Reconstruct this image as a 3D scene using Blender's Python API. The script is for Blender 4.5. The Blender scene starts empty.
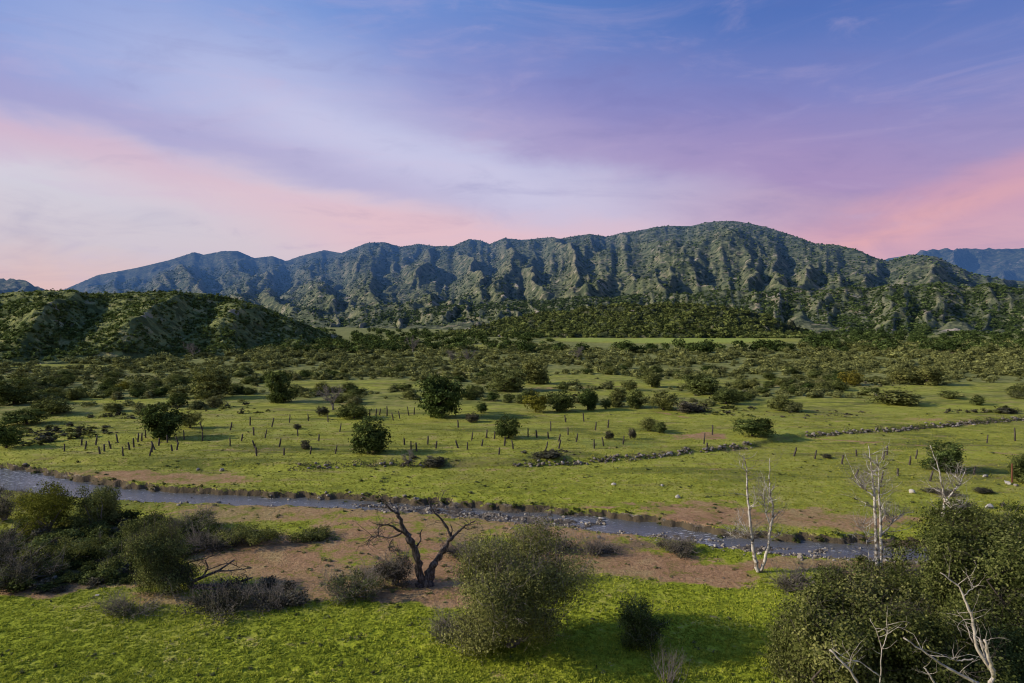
import bpy, bmesh, math
import numpy as np
from mathutils import Vector

np.seterr(all='ignore')
scene = bpy.context.scene
COL = scene.collection
F = 683.0                 # focal length in pixels of a 1024 px wide frame
CAM_H = 24.0
HORIZON = 318.0
PITCH = math.atan((341.5 - HORIZON) / F)
CP, SP = math.cos(PITCH), math.sin(PITCH)

# ------------------------------------------------------------------ directions and noise
def ray(px, py):
    """unit-depth direction seen at a place of the frame (camera looks along +Y, slightly down)"""
    a = (np.asarray(px, float) - 512.0) / F
    b = (341.5 - np.asarray(py, float)) / F
    return a, CP + b * SP, -SP + b * CP

_rs = np.random.RandomState(11)
_P = np.concatenate([_rs.permutation(256)] * 2).astype(np.int64)
_G = np.stack([np.cos(np.arange(256) * 2 * np.pi / 256 * 37), np.sin(np.arange(256) * 2 * np.pi / 256 * 37)], 1)

def pn(x, y, seed=0):
    x = np.asarray(x, float) + seed * 17.31
    y = np.asarray(y, float) - seed * 9.77
    xi = np.floor(x).astype(np.int64); yi = np.floor(y).astype(np.int64)
    xf = x - xi; yf = y - yi
    xi &= 255; yi &= 255
    u = xf * xf * xf * (xf * (xf * 6 - 15) + 10); v = yf * yf * yf * (yf * (yf * 6 - 15) + 10)
    def g(ix, iy, dx, dy):
        h = _P[_P[ix & 255] + (iy & 255)]
        return _G[h, 0] * dx + _G[h, 1] * dy
    n00 = g(xi, yi, xf, yf); n10 = g(xi + 1, yi, xf - 1, yf)
    n01 = g(xi, yi + 1, xf, yf - 1); n11 = g(xi + 1, yi + 1, xf - 1, yf - 1)
    a = n00 + u * (n10 - n00); b = n01 + u * (n11 - n01)
    return (a + v * (b - a)) * 1.45

def fbm(x, y, o=4, seed=0, gain=0.5):
    s = 0; a = 1.0; t = 0
    for k in range(o):
        s = s + a * pn(x * 2.03 ** k, y * 2.03 ** k, seed + k * 3); t += a; a *= gain
    return s / t

def ridged(x, y, o=4, seed=0, gain=0.5):
    s = 0; a = 1.0; t = 0
    for k in range(o):
        s = s + a * (1 - np.abs(pn(x * 2.03 ** k, y * 2.03 ** k, seed + k * 3))) ** 2; t += a; a *= gain
    return s / t

def sm(a, b, x):
    t = np.clip((np.asarray(x, float) - a) / (b - a), 0, 1)
    return t * t * (3 - 2 * t)

def domes(x, y, cell, seed=0):
    """rounded cushions: 1 at a cushion's middle, 0 between cushions"""
    x = x / cell; y = y / cell
    xi = np.floor(x).astype(np.int64); yi = np.floor(y).astype(np.int64)
    best = np.zeros_like(x)
    for dx in (-1, 0, 1):
        for dy in (-1, 0, 1):
            cx = xi + dx; cy = yi + dy
            h = _P[(_P[(cx + seed) & 255] + cy) & 255]; h2 = _P[(h + 71) & 255]; h3 = _P[(h2 + 13) & 255]
            px = cx + 0.15 + 0.7 * h / 255.0; py = cy + 0.15 + 0.7 * h2 / 255.0
            r = 0.35 + 0.55 * h3 / 255.0
            d2 = ((x - px) ** 2 + (y - py) ** 2) / (r * r)
            best = np.maximum(best, np.sqrt(np.clip(1 - d2, 0, 1)) * r)
    return best

# ------------------------------------------------------------------ mesh making
def new_mesh(name, V, quads=None, tris=None, mat=None, attrs=None, smooth=True):
    me = bpy.data.meshes.new(name)
    V = np.ascontiguousarray(V, dtype=np.float32)
    quads = np.zeros((0, 4), np.int32) if quads is None else np.asarray(quads, np.int32).reshape(-1, 4)
    tris = np.zeros((0, 3), np.int32) if tris is None else np.asarray(tris, np.int32).reshape(-1, 3)
    me.vertices.add(len(V)); me.vertices.foreach_set('co', V.ravel())
    loops = np.concatenate([quads.ravel(), tris.ravel()]).astype(np.int32)
    me.loops.add(len(loops)); me.loops.foreach_set('vertex_index', loops)
    starts = np.concatenate([np.arange(len(quads)) * 4, len(quads) * 4 + np.arange(len(tris)) * 3]).astype(np.int32)
    me.polygons.add(len(starts)); me.polygons.foreach_set('loop_start', starts)
    me.polygons.foreach_set('use_smooth', np.full(len(starts), smooth, dtype=bool))
    for k, a in (attrs or {}).items():
        at = me.attributes.new(k, 'FLOAT', 'POINT')
        at.data.foreach_set('value', np.ascontiguousarray(a, dtype=np.float32).ravel())
    me.update(calc_edges=True)
    if mat: me.materials.append(mat)
    return me

def link(name, me, parent=None, loc=None):
    o = bpy.data.objects.new(name, me); COL.objects.link(o)
    if parent is not None: o.parent = parent
    if loc is not None: o.location = loc
    return o

def tag(o, label=None, cat=None, group=None, kind=None):
    if label: o['label'] = label
    if cat: o['category'] = cat
    if group: o['group'] = group
    if kind: o['kind'] = kind
    return o

def thing(name, label, cat, loc, rz=0.0, group=None, scale=None):
    o = bpy.data.objects.new(name, None); COL.objects.link(o)
    o.empty_display_size = 0.3
    o.location = loc; o.rotation_euler = (0, 0, rz)
    if scale is not None: o.scale = scale
    return tag(o, label, cat, group)

class MB:
    """collects geometry for ONE mesh"""
    def __init__(s): s.V = []; s.Q = []; s.T = []; s.tone = []; s.n = 0
    def add(s, V, Q=None, T=None, tone=0.5):
        V = np.asarray(V, float).reshape(-1, 3)
        if Q is not None and len(Q): s.Q.append(np.asarray(Q).reshape(-1, 4) + s.n)
        if T is not None and len(T): s.T.append(np.asarray(T).reshape(-1, 3) + s.n)
        s.V.append(V); s.tone.append(np.broadcast_to(np.asarray(tone, float), (len(V),)).copy()); s.n += len(V)
    def tube(s, P, R, sides=6, tone=0.5, cap=True):
        P = np.asarray(P, float); R = np.broadcast_to(np.asarray(R, float), (len(P),))
        n = len(P); tan = np.gradient(P, axis=0)
        tan /= np.linalg.norm(tan, axis=1, keepdims=True) + 1e-9
        ref = np.array([0, 0, 1.0]) if abs(tan[0, 2]) < 0.9 else np.array([1.0, 0, 0])
        u = np.cross(tan, ref); u /= np.linalg.norm(u, axis=1, keepdims=True) + 1e-9
        for i in range(1, n):
            w = u[i - 1] - tan[i] * np.dot(u[i - 1], tan[i]); u[i] = w / (np.linalg.norm(w) + 1e-9)
        v = np.cross(tan, u)
        a = np.arange(sides) * 2 * np.pi / sides
        ring = P[:, None] + R[:, None, None] * (np.cos(a)[None, :, None] * u[:, None] + np.sin(a)[None, :, None] * v[:, None])
        idx = np.arange(n * sides).reshape(n, sides)
        A = idx[:-1]; B = idx[1:]
        Q = np.stack([A, np.roll(A, -1, 1), np.roll(B, -1, 1), B], -1).reshape(-1, 4)
        V = ring.reshape(-1, 3); T = None
        if cap:
            V = np.concatenate([V, P[-1:] , P[:1]]); e = n * sides
            l = idx[-1]; f = idx[0]
            T = np.concatenate([np.stack([l, np.roll(l, -1), np.full(sides, e)], 1), np.stack([np.roll(f, -1), f, np.full(sides, e + 1)], 1)])
        s.add(V, Q, T, tone)
    def quadcloud(s, C, size, rng, tone, upbias=0.0, aspect=0.6, face=None, fk=1.3):
        C = np.asarray(C, float); n = len(C)
        size = np.broadcast_to(np.asarray(size, float), (n,))
        d = rng.normal(size=(n, 3)); d /= np.linalg.norm(d, axis=1, keepdims=True)
        e = rng.normal(size=(n, 3)); e[:, 2] += upbias
        e -= d * np.sum(d * e, 1, keepdims=True); e /= np.linalg.norm(e, axis=1, keepdims=True) + 1e-9
        if face is not None:                       # leaves turn their faces outwards, more or less
            nn = face * fk + rng.normal(size=(n, 3)) * 0.62; nn /= np.linalg.norm(nn, axis=1, keepdims=True) + 1e-9
            e = e - nn * np.sum(nn * e, 1, keepdims=True); e /= np.linalg.norm(e, axis=1, keepdims=True) + 1e-9; d = np.cross(e, nn)
        a = d * size[:, None] * 0.5 * aspect; b = e * size[:, None] * 0.5
        V = np.stack([C - b, C + a - b * 0.1, C + b, C - a - b * 0.1], 1).reshape(-1, 3)   # kite shaped leaf clump
        s.add(V, np.arange(n * 4).reshape(n, 4), None, np.repeat(np.broadcast_to(np.asarray(tone, float), (n,)), 4))
    def mesh(s, name, mat, smooth=True):
        V = np.concatenate(s.V) if s.V else np.zeros((0, 3))
        return new_mesh(name, V, np.concatenate(s.Q) if s.Q else None, np.concatenate(s.T) if s.T else None, mat,
                        {'tone': np.concatenate(s.tone)}, smooth)
    def arrays(s):
        return (np.concatenate(s.V), np.concatenate(s.Q) if s.Q else np.zeros((0, 4), int), np.concatenate(s.T) if s.T else np.zeros((0, 3), int), np.concatenate(s.tone))

# ------------------------------------------------------------------ node helpers
def lin(c):
    c = [x / 255.0 for x in c]
    return tuple(x / 12.92 if x <= 0.04045 else ((x + 0.055) / 1.055) ** 2.4 for x in c) + (1.0,)

class NG:
    def __init__(s, tree): s.t = tree; s.n = tree.nodes; s.l = tree.links
    def node(s, t, **kw):
        n = s.n.new(t)
        for k, v in kw.items(): setattr(n, k, v)
        return n
    def put(s, v, sock):
        if isinstance(v, bpy.types.NodeSocket): s.l.new(v, sock)
        else:
            if sock.type == 'RGBA' and isinstance(v, (int, float)): v = (v, v, v, 1)
            sock.default_value = v
    def m(s, op, a, b=0.0, c=0.0, clamp=False):
        n = s.node('ShaderNodeMath', operation=op); n.use_clamp = clamp
        s.put(a, n.inputs[0]); s.put(b, n.inputs[1]); s.put(c, n.inputs[2]); return n.outputs[0]
    def mix(s, f, a, b, mode='MIX'):
        n = s.node('ShaderNodeMix', data_type='RGBA', blend_type=mode)
        s.put(f, n.inputs[0]); s.put(a, n.inputs[6]); s.put(b, n.inputs[7]); return n.outputs[2]
    def step(s, x, lo, hi, a=0.0, b=1.0):
        n = s.node('ShaderNodeMapRange', interpolation_type='SMOOTHSTEP')
        s.put(x, n.inputs[0]); s.put(lo, n.inputs[1]); s.put(hi, n.inputs[2]); s.put(a, n.inputs[3]); s.put(b, n.inputs[4]); return n.outputs[0]
    def noise(s, vec, scale, detail=4, rough=0.55, dist=0.0):
        n = s.node('ShaderNodeTexNoise'); s.l.new(vec, n.inputs['Vector'])
        n.inputs['Scale'].default_value = scale; n.inputs['Detail'].default_value = detail
        n.inputs['Roughness'].default_value = rough; n.inputs['Distortion'].default_value = dist; return n.outputs[0]
    def voro(s, vec, scale, out='Distance', feature='F1'):
        n = s.node('ShaderNodeTexVoronoi', feature=feature); s.l.new(vec, n.inputs['Vector']); n.inputs['Scale'].default_value = scale
        return n.outputs[out]
    def attr(s, name): n = s.node('ShaderNodeAttribute', attribute_name=name); return n.outputs['Fac']
    def ramp(s, x, stops):
        n = s.node('ShaderNodeValToRGB'); s.put(x, n.inputs[0]); e = n.color_ramp.elements
        while len(e) < len(stops): e.new(0.5)
        for k, (p, c) in zip(e, stops): k.position = p; k.color = c if len(c) == 4 else tuple(c) + (1,)
        return n.outputs[0]
    def bump(s, h, strength, dist):
        n = s.node('ShaderNodeBump'); s.put(h, n.inputs['Height']); n.inputs['Strength'].default_value = strength
        n.inputs['Distance'].default_value = dist; return n.outputs[0]

def material(name):
    m = bpy.data.materials.new(name); m.use_nodes = True; m.node_tree.nodes.clear()
    g = NG(m.node_tree); out = g.node('ShaderNodeOutputMaterial')
    return m, g, out

def principled(g, out, color, rough=0.9, normal=None, spec=0.2):
    b = g.node('ShaderNodeBsdfPrincipled'); g.put(color, b.inputs['Base Color']); g.put(rough, b.inputs['Roughness'])
    b.inputs['Specular IOR Level'].default_value = spec
    if normal is not None: g.l.new(normal, b.inputs['Normal'])
    if out is not None: g.l.new(b.outputs[0], out.inputs[0])
    return b

HAZE_GLOW = (0.062, 0.148, 0.365, 1)  # self-lit blue painted into far surfaces, standing in for hazy air
def with_haze_glow(g, out, shader, fac):
    """paints haze as a blue glow mixed into the surface, stronger with distance"""
    em = g.node('ShaderNodeEmission'); em.inputs[0].default_value = HAZE_GLOW; em.inputs[1].default_value = 0.8
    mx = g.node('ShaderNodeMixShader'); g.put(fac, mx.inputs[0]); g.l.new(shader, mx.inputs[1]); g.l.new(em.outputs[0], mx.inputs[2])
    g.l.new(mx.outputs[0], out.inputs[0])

def foliage_mat(name, dark, mid, light, trans=0.25, haze=False, objvar=0.12):
    m, g, out = material(name)
    t = g.attr('tone')
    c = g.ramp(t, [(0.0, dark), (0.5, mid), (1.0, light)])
    oi = g.node('ShaderNodeObjectInfo')
    hs = g.node('ShaderNodeHueSaturation')
    g.l.new(g.step(oi.outputs['Random'], 0, 1, 0.5 - objvar * 0.2, 0.5 + objvar * 0.12), hs.inputs['Hue'])
    g.l.new(g.step(oi.outputs['Random'], 0, 1, 1.0 + objvar, 1.0 - objvar * 1.6), hs.inputs['Value'])
    g.l.new(c, hs.inputs['Color']); c = hs.outputs[0]
    d = g.node('ShaderNodeBsdfDiffuse'); g.l.new(c, d.inputs[0])
    tr = g.node('ShaderNodeBsdfTranslucent'); g.l.new(g.mix(0.5, c, (0.10, 0.12, 0.02, 1)), tr.inputs[0])
    mx = g.node('ShaderNodeMixShader'); mx.inputs[0].default_value = trans
    g.l.new(d.outputs[0], mx.inputs[1]); g.l.new(tr.outputs[0], mx.inputs[2])
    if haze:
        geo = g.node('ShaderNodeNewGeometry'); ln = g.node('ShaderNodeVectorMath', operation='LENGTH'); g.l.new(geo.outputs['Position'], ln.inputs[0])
        with_haze_glow(g, out, mx.outputs[0], g.step(ln.outputs['Value'], 500, 5000, 0.0, 0.42))
    else: g.l.new(mx.outputs[0], out.inputs[0])
    return m
# ------------------------------------------------------------------ camera, render settings
cam = bpy.data.cameras.new('camera'); cam.sensor_width = 36.0; cam.lens = 36.0 * F / 1024.0
cam.clip_start = 0.5; cam.clip_end = 30000
co = bpy.data.objects.new('camera', cam); COL.objects.link(co)
co.location = (0, 0, CAM_H); co.rotation_euler = (math.pi / 2 - PITCH, 0, 0)
scene.camera = co
scene.view_settings.view_transform = 'Standard'; scene.view_settings.look = 'None'
scene.view_settings.exposure = 0; scene.view_settings.gamma = 1
scene.cycles.use_denoising = True; scene.cycles.filter_width = 1.1
scene.cycles.max_bounces = 5; scene.cycles.diffuse_bounces = 3; scene.cycles.transparent_max_bounces = 4
scene.cycles.use_adaptive_sampling = True

# ------------------------------------------------------------------ sun from the left
SUN_EL = math.radians(25.0); SUN_AZ = math.radians(-92.0)     # clockwise from +Y
sdir = Vector((math.sin(SUN_AZ) * math.cos(SUN_EL), math.cos(SUN_AZ) * math.cos(SUN_EL), math.sin(SUN_EL)))
sun = bpy.data.lights.new('sun', 'SUN'); sun.energy = 5.0; sun.angle = math.radians(0.55); sun.color = (1.0, 0.89, 0.72)
so = bpy.data.objects.new('sun', sun); COL.objects.link(so); so.location = (-200, 0, 100)
so.rotation_euler = sdir.to_track_quat('Z', 'Y').to_euler()

# ------------------------------------------------------------------ sky: Nishita daylight under a sheet of sunset cloud
w = bpy.data.worlds.new('World'); scene.world = w; w.use_nodes = True
g = NG(w.node_tree); g.n.clear()
out = g.node('ShaderNodeOutputWorld'); bg = g.node('ShaderNodeBackground'); g.l.new(bg.outputs[0], out.inputs[0])
sky = g.node('ShaderNodeTexSky', sky_type='NISHITA'); sky.sun_disc = False
sky.sun_elevation = SUN_EL; sky.sun_rotation = SUN_AZ
tc = g.node('ShaderNodeTexCoord'); D = tc.outputs['Generated']
sp = g.node('ShaderNodeSeparateXYZ'); g.l.new(D, sp.inputs[0])
az = g.m('ARCTAN2', sp.outputs[0], sp.outputs[1])
el = g.m('ARCSINE', sp.outputs[2])
# warp of the cloud sheets
mp = g.node('ShaderNodeMapping'); g.l.new(D, mp.inputs[0]); mp.inputs['Scale'].default_value = (1.0, 1.0, 3.0); mp.inputs['Rotation'].default_value = (0, 0.22, 0)
n1 = g.m('SUBTRACT', g.noise(mp.outputs[0], 2.6, 5, 0.55, 0.4), 0.5)
n2 = g.m('SUBTRACT', g.noise(mp.outputs[0], 8.0, 5, 0.6, 0.6), 0.5)
nz = g.m('MULTIPLY_ADD', n2, 0.35, n1)
A = g.m('MULTIPLY_ADD', n1, 0.10, az)
E = g.m('MULTIPLY_ADD', nz, 0.075, el)
def stripe(a0, e0, slope, width_lo, width_hi, a_lo, a_hi, soft=0.25, curve=0.0):
    """a band of cloud lying along a tilted line in azimuth and elevation, fading at both ends"""
    da = g.m('SUBTRACT', A, a0)
    line = g.m('MULTIPLY_ADD', da, slope, e0)
    if curve: line = g.m('MULTIPLY_ADD', g.m('MULTIPLY', da, da), curve, line)
    d = g.m('SUBTRACT', E, line)
    up = g.step(d, 0.0, width_hi, 1.0, 0.0); dn = g.step(d, -width_lo, 0.0, 0.0, 1.0)
    f = g.m('MULTIPLY', up, dn)
    f = g.m('MULTIPLY', f, g.step(A, a_lo - soft, a_lo + soft, 0.0, 1.0))
    return g.m('MULTIPLY', f, g.step(A, a_hi - soft, a_hi + soft, 1.0, 0.0))
left = g.ramp(g.step(E, -0.02, 0.50), [(0.0, lin((218, 178, 174))), (0.12, lin((203, 192, 202))), (0.30, lin((204, 202, 216))), (0.46, lin((176, 178, 212))), (0.66, lin((138, 156, 210))), (1.0, lin((102, 142, 208)))])
right = g.ramp(g.step(E, -0.02, 0.50), [(0.0, lin((212, 168, 180))), (0.18, lin((192, 158, 182))), (0.36, lin((160, 146, 188))), (0.62, lin((112, 128, 190))), (1.0, lin((66, 104, 176)))])
c = g.mix(g.step(A, -0.35, 0.42), left, right)
#   pale veil sweeping down from the upper left to the middle
c = g.mix(g.m('MULTIPLY', stripe(-0.12, 0.22, -0.26, 0.13, 0.16, -0.5, 0.20, 0.28), 0.72), c, lin((204, 202, 228)))
#   violet edge of the upper right cloud sheet
c = g.mix(g.m('MULTIPLY', stripe(0.12, 0.235, -0.20, 0.035, 0.20, -0.12, 0.62, 0.22), 0.50), c, lin((158, 132, 182)))
c = g.mix(g.m('MULTIPLY', stripe(-0.22, 0.190, -0.18, 0.03, 0.07, -0.9, -0.05, 0.2), 0.45), c, lin((158, 144, 192)))
#   pink streak on the left, running down towards the middle
c = g.mix(g.m('MULTIPLY', stripe(-0.45, 0.190, -0.17, 0.075, 0.040, -0.95, -0.02, 0.18), 0.52), c, lin((220, 176, 188)))
c = g.mix(g.m('MULTIPLY', stripe(0.02, 0.10, -0.10, 0.08, 0.07, -0.30, 0.42, 0.2), 0.72), c, lin((224, 186, 194)))
#   glowing salmon streak low on the right
c = g.mix(g.m('MULTIPLY', stripe(0.46, 0.118, 0.26, 0.11, 0.04, 0.36, 0.95, 0.18), 0.46), c, lin((220, 160, 170)))
c = g.mix(g.m('MULTIPLY', stripe(0.50, 0.112, 0.27, 0.022, 0.018, 0.40, 0.66, 0.12), 0.38), c, lin((230, 170, 166)))
#   long thin wisps drawn out along the wind
mw = g.node('ShaderNodeMapping'); g.l.new(D, mw.inputs[0]); mw.inputs['Rotation'].default_value = (0, 0.30, 0); mw.inputs['Scale'].default_value = (2.2, 1.0, 11.0)
nw_ = g.noise(mw.outputs[0], 1.6, 6, 0.62, 0.8)
c = g.mix(g.m('MULTIPLY', g.step(nw_, 0.50, 0.78), 0.18), c, lin((206, 182, 208)))
c = g.mix(g.m('MULTIPLY', g.step(nw_, 0.48, 0.26), 0.20), c, lin((112, 112, 172)))
#   thin mottling
c = g.mix(g.m('MULTIPLY', g.step(n2, 0.02, 0.28), 0.22), c, lin((196, 176, 206)))
c = g.mix(g.m('MULTIPLY', g.step(n2, -0.02, -0.28), 0.16), c, lin((96, 104, 166)))
c = g.mix(g.step(el, -0.05, -0.01, 1.0, 0.0), c, lin((70, 74, 60)))
sk = g.mix(1.0, sky.outputs[0], (0.09, 0.09, 0.09, 1), 'MULTIPLY')
# behind the camera the cloud sheet opens to plain evening blue
cover = g.step(g.m('ABSOLUTE', az), 1.0, 2.0, 0.97, 0.55)
g.l.new(g.mix(cover, sk, c), bg.inputs[0]); bg.inputs[1].default_value = 1.08
# ------------------------------------------------------------------ valley floor
RIV = np.array([  # place along the stream: column, far edge row, near edge row
 (-260, 441, 458), (-120, 453, 473), (-60, 461, 482), (0, 468, 491), (50, 477, 496), (100, 486, 500), (150, 491, 503), (200, 494, 504.5), (250, 496.5, 505.5), (300, 498, 507),
 (350, 500, 509), (400, 503, 513), (450, 506.5, 517), (500, 510, 522), (550, 513, 527), (600, 516.5, 531), (650, 522.5, 536), (690, 530, 542),
 (730, 537, 549), (780, 541, 555), (830, 543, 558.5), (880, 545, 560.5), (940, 548, 563), (1000, 550, 566), (1100, 553, 571), (1300, 556, 578)], float)
WATER_Z = -0.85
def hit_plane(px, py, z=0.0):
    a, b, c = ray(px, py); t = (z - CAM_H) / c
    return a * t, b * t
_fx, _fy = hit_plane(RIV[:, 0], RIV[:, 1], WATER_Z); _nx, _ny = hit_plane(RIV[:, 0], RIV[:, 2], WATER_Z)
RC = np.stack([(_fx + _nx) / 2, (_fy + _ny) / 2], 1); RW = np.hypot(_fx - _nx, _fy - _ny) / 2
# resample finely
_t = np.arange(len(RC)); _tt = np.linspace(0, len(RC) - 1, 90)
RC = np.stack([np.interp(_tt, _t, RC[:, 0]), np.interp(_tt, _t, RC[:, 1])], 1); RW = np.interp(_tt, _t, RW); RPX = np.interp(_tt, _t, RIV[:, 0])
_d = np.gradient(RC, axis=0); _d /= np.linalg.norm(_d, axis=1, keepdims=True); _f = np.stack([np.interp(_tt, _t, _fx - _nx), np.interp(_tt, _t, _fy - _ny)], 1)
RW = np.abs(_d[:, 0] * _f[:, 1] - _d[:, 1] * _f[:, 0]) / 2 * np.interp(RPX, [0, 150, 330, 620, 700, 1100], [0.95, 0.85, 0.8, 0.85, 0.85, 0.85])

def river_field(x, y):
    """distance beyond the water's edge (negative inside), side (+1 far bank), column tag"""
    best = np.full(x.shape, 1e9); side = np.zeros(x.shape); px = np.zeros(x.shape)
    for i in range(len(RC) - 1):
        a = RC[i]; d = RC[i + 1] - a; L2 = d @ d
        t = np.clip(((x - a[0]) * d[0] + (y - a[1]) * d[1]) / L2, 0, 1)
        ex = x - a[0] - t * d[0]; ey = y - a[1] - t * d[1]
        dist = np.hypot(ex, ey) - (RW[i] + t * (RW[i + 1] - RW[i]))
        k = dist < best
        best = np.where(k, dist, best); side = np.where(k, np.sign(d[0] * ey - d[1] * ex), side); px = np.where(k, RPX[i] + t * (RPX[i + 1] - RPX[i]), px)
    return best, side, px

# low stony step of the upper meadow (row of the tumbled wall)
WALL_L = [(80, 462), (190, 466), (288, 468.5), (326, 467), (364, 466), (392, 464.5), (440, 465)]
WALL_C = [(512, 466), (545, 464.5), (576, 463), (610, 460.5), (640, 458), (668, 455), (690, 452), (722, 449), (754, 445.5)]
WALL_R = [(806, 436), (845, 433), (888, 431), (921, 427.5), (947, 426), (980, 422.5), (1018, 420), (1060, 418)]
_W = np.array([(-200, 452)] + WALL_L + WALL_C + WALL_R + [(1300, 409)], float)
_wx, _wy = hit_plane(_W[:, 0], _W[:, 1], 0.0)
_wb = _wx / _wy; _wr = np.hypot(_wx, _wy)

def ground_h(x, y, fine=True):
    x = np.asarray(x, float); y = np.asarray(y, float)
    r = np.hypot(x, y); rr = np.maximum(r, 1)
    h = 0.35 * fbm(x / 38, y / 38, 3, 5) * sm(30, 70, r)
    h = h + 0.9 * fbm(x / 120, y / 120, 3, 8) * sm(140, 330, r)
    h = h + 0.008 * np.maximum(r - 280, 0) * sm(280, 420, r)
    # meadow step
    edge = np.interp(x / np.maximum(y, 1), _wb, _wr) + 1.5 * fbm(x / 9, y / 9, 2, 3)
    h = h + 0.75 * sm(-1.6, 1.2, r - edge) * (y > 0)
    # swell of the near terrace
    h = h + 0.25 * sm(66, 52, r) - 0.05
    near = (r < 165) & (y > 20)
    if np.any(near):
        xn = x[near]; yn = y[near]
        d, s, px = river_field(xn, yn)
        hn = h[near]
        n = fbm(xn / 2.2, yn / 2.2, 3, 2); n2 = fbm(xn / 0.7, yn / 0.7, 2, 9)
        bank = np.where(s > 0, sm(0.0, 1.1, d + 1.1 * n + 0.10 * n2), sm(-0.4, 3.8, d + 1.2 * n))   # steep far bank, gentle near bank
        bar = (0.10 + 0.30 * np.where(s < 0, 1.0, 0.25)) * sm(330, 400, px) * sm(620, 560, px) + 0.16 * sm(640, 700, px) * sm(1100, 760, px) * (0.5 - 0.5 * s) + 0.12 * sm(300, 220, px) * fbm(xn / 5, yn / 3, 2, 77)
        bed = WATER_Z - 0.22 + 0.40 * n + bar + 0.10 * n2
        hn = bed * (1 - bank) + np.maximum(hn, WATER_Z + 0.35) * bank
        h = h.copy(); h[near] = hn
    if fine:
        k = sm(75, 50, r)
        h = h + k * (0.16 * np.abs(fbm(x / 1.1, y / 1.1, 3, 21)) + 0.05 * fbm(x / 0.35, y / 0.35, 2, 22)) + 0.06 * sm(60, 75, r) * sm(160, 110, r) * fbm(x / 1.3, y / 1.3, 3, 23)
        h = h + 0.15 * sm(160, 220, r) * fbm(x / 5.0, y / 5.0, 3, 25)
    return h

def at(px, py):
    """the place on the valley floor seen at this spot of the photograph"""
    z = 0.0
    for _ in range(12):
        x, y = hit_plane(px, py, z)
        zn = float(ground_h(np.array([x]), np.array([y]))[0]); z = 0.5 * z + 0.5 * zn
    x, y = hit_plane(px, py, z)
    return Vector((float(x), float(y), float(ground_h(np.array([x]), np.array([y]))[0])))

_hc = {}
def hit(px, py):
    k = (round(px, 2), round(py, 2))
    if k not in _hc:
        z = 0.0
        for _ in range(14):
            x, y = hit_plane(px, min(py, 700), z); x = float(x); y = float(y)
            if y < 0 or y > 1500: x, y = (px - 512) / F * 1500, 1500.0
            z = 0.5 * z + 0.5 * float(ground_h(np.array([x]), np.array([y]), False)[0])
        _hc[k] = (x, y)
    return _hc[k]
def hit_many(px, py):
    z = np.zeros(len(px))
    for _ in range(14):
        x, y = hit_plane(px, py, z); bad = (y < 0) | (y > 1500)
        x = np.where(bad, (px - 512) / F * 1500, x); y = np.where(bad, 1500, y)
        z = 0.5 * z + 0.5 * ground_h(x, y, False)
    return x, y

def blobs(x, y, L):
    """soft ragged patches; each is centre column, row, half width, half height"""
    o = np.zeros(x.shape)
    for (px, py, hw, hh, k) in L:
        cx, cy = hit(px, py); _, y1 = hit(px, py - hh); _, y0 = hit(px, py + hh)
        sx = hw * cy / F; sy = (y1 - y0) / 2; bx = cx / cy
        u = (x - bx * y) / sx; v = (y - (y1 + y0) / 2) / sy
        q = (np.abs(u) < 1.6) & (np.abs(v) < 1.6)
        if q.any(): o[q] = np.maximum(o[q], k * sm(1.35, 0.55, np.hypot(u[q], v[q])))
    return o

DIRT = [(385, 540, 110, 15, .85), (350, 552, 50, 14, .8), (262, 555, 75, 24, 1), (215, 540, 50, 14, .7), (300, 575, 60, 18, .9), (420, 597, 85, 10, 1), (335, 590, 70, 14, .8), (440, 572, 95, 22, 1), (560, 562, 70, 18, .9), (640, 565, 85, 17, 1), (600, 545, 60, 10, .8), (700, 575, 60, 11, 1), (780, 564, 90, 6, 1), (880, 567, 90, 6, 1),
        (30, 590, 60, 9, .8), (110, 580, 60, 12, .9), (160, 600, 60, 7, .8), (60, 480, 90, 5, .45), (150, 477, 95, 7, .8), (215, 480, 60, 6, .7), (280, 515, 120, 8, .75), (420, 525, 120, 8, .7), (560, 535, 50, 6, .8),
        (745, 518, 110, 11, 1), (860, 522, 70, 9, .8), (680, 506, 60, 6, .8), (590, 508, 30, 2, .7), (925, 352, 42, 2.0, 1), (690, 437, 20, 3, .6), (710, 436, 14, 3, .8), (660, 448, 60, 2, .3),
        (560, 388, 45, 1.5, .4), (500, 470, 40, 2, .3), (880, 443, 24, 1.0, .5), (30, 372, 60, 2, .45), (120, 376, 50, 2, .4), (420, 373, 60, 1.5, .4), (830, 385, 90, 3, .3), (930, 420, 60, 3, .35)]
GREEN = [(130, 402, 75, 4.0, 1), (100, 421, 75, 5, 1), (180, 412, 60, 3, .9), (60, 366, 90, 2.5, .7), (60, 450, 90, 12, 1), (280, 405, 80, 3, .8), (360, 386, 100, 6, 1), (240, 398, 70, 3, .9), (300, 372, 90, 2.0, .6), (300, 425, 140, 22, 1), (420, 395, 70, 3, .7), (470, 440, 220, 22, 1), (630, 384, 130, 5, 1), (560, 377, 90, 2.5, .8), (640, 394, 130, 4, .9),
         (640, 440, 200, 30, 1), (690, 340.5, 115, 3.2, 1.5), (792, 334, 14, 4.0, 1.5), (590, 340, 45, 2.6, 1.4), (470, 347, 60, 1.6, 1.2), (560, 372, 70, 3, .5), (830, 405, 130, 8, .9), (930, 391, 100, 6, 1), (950, 408, 110, 12, 1), (850, 440, 260, 30, 1), (1000, 385, 60, 3, .8), (770, 382, 40, 3, .6), (400, 340, 20, 1.2, .8), (470, 346, 30, 1.2, .8)]
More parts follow.
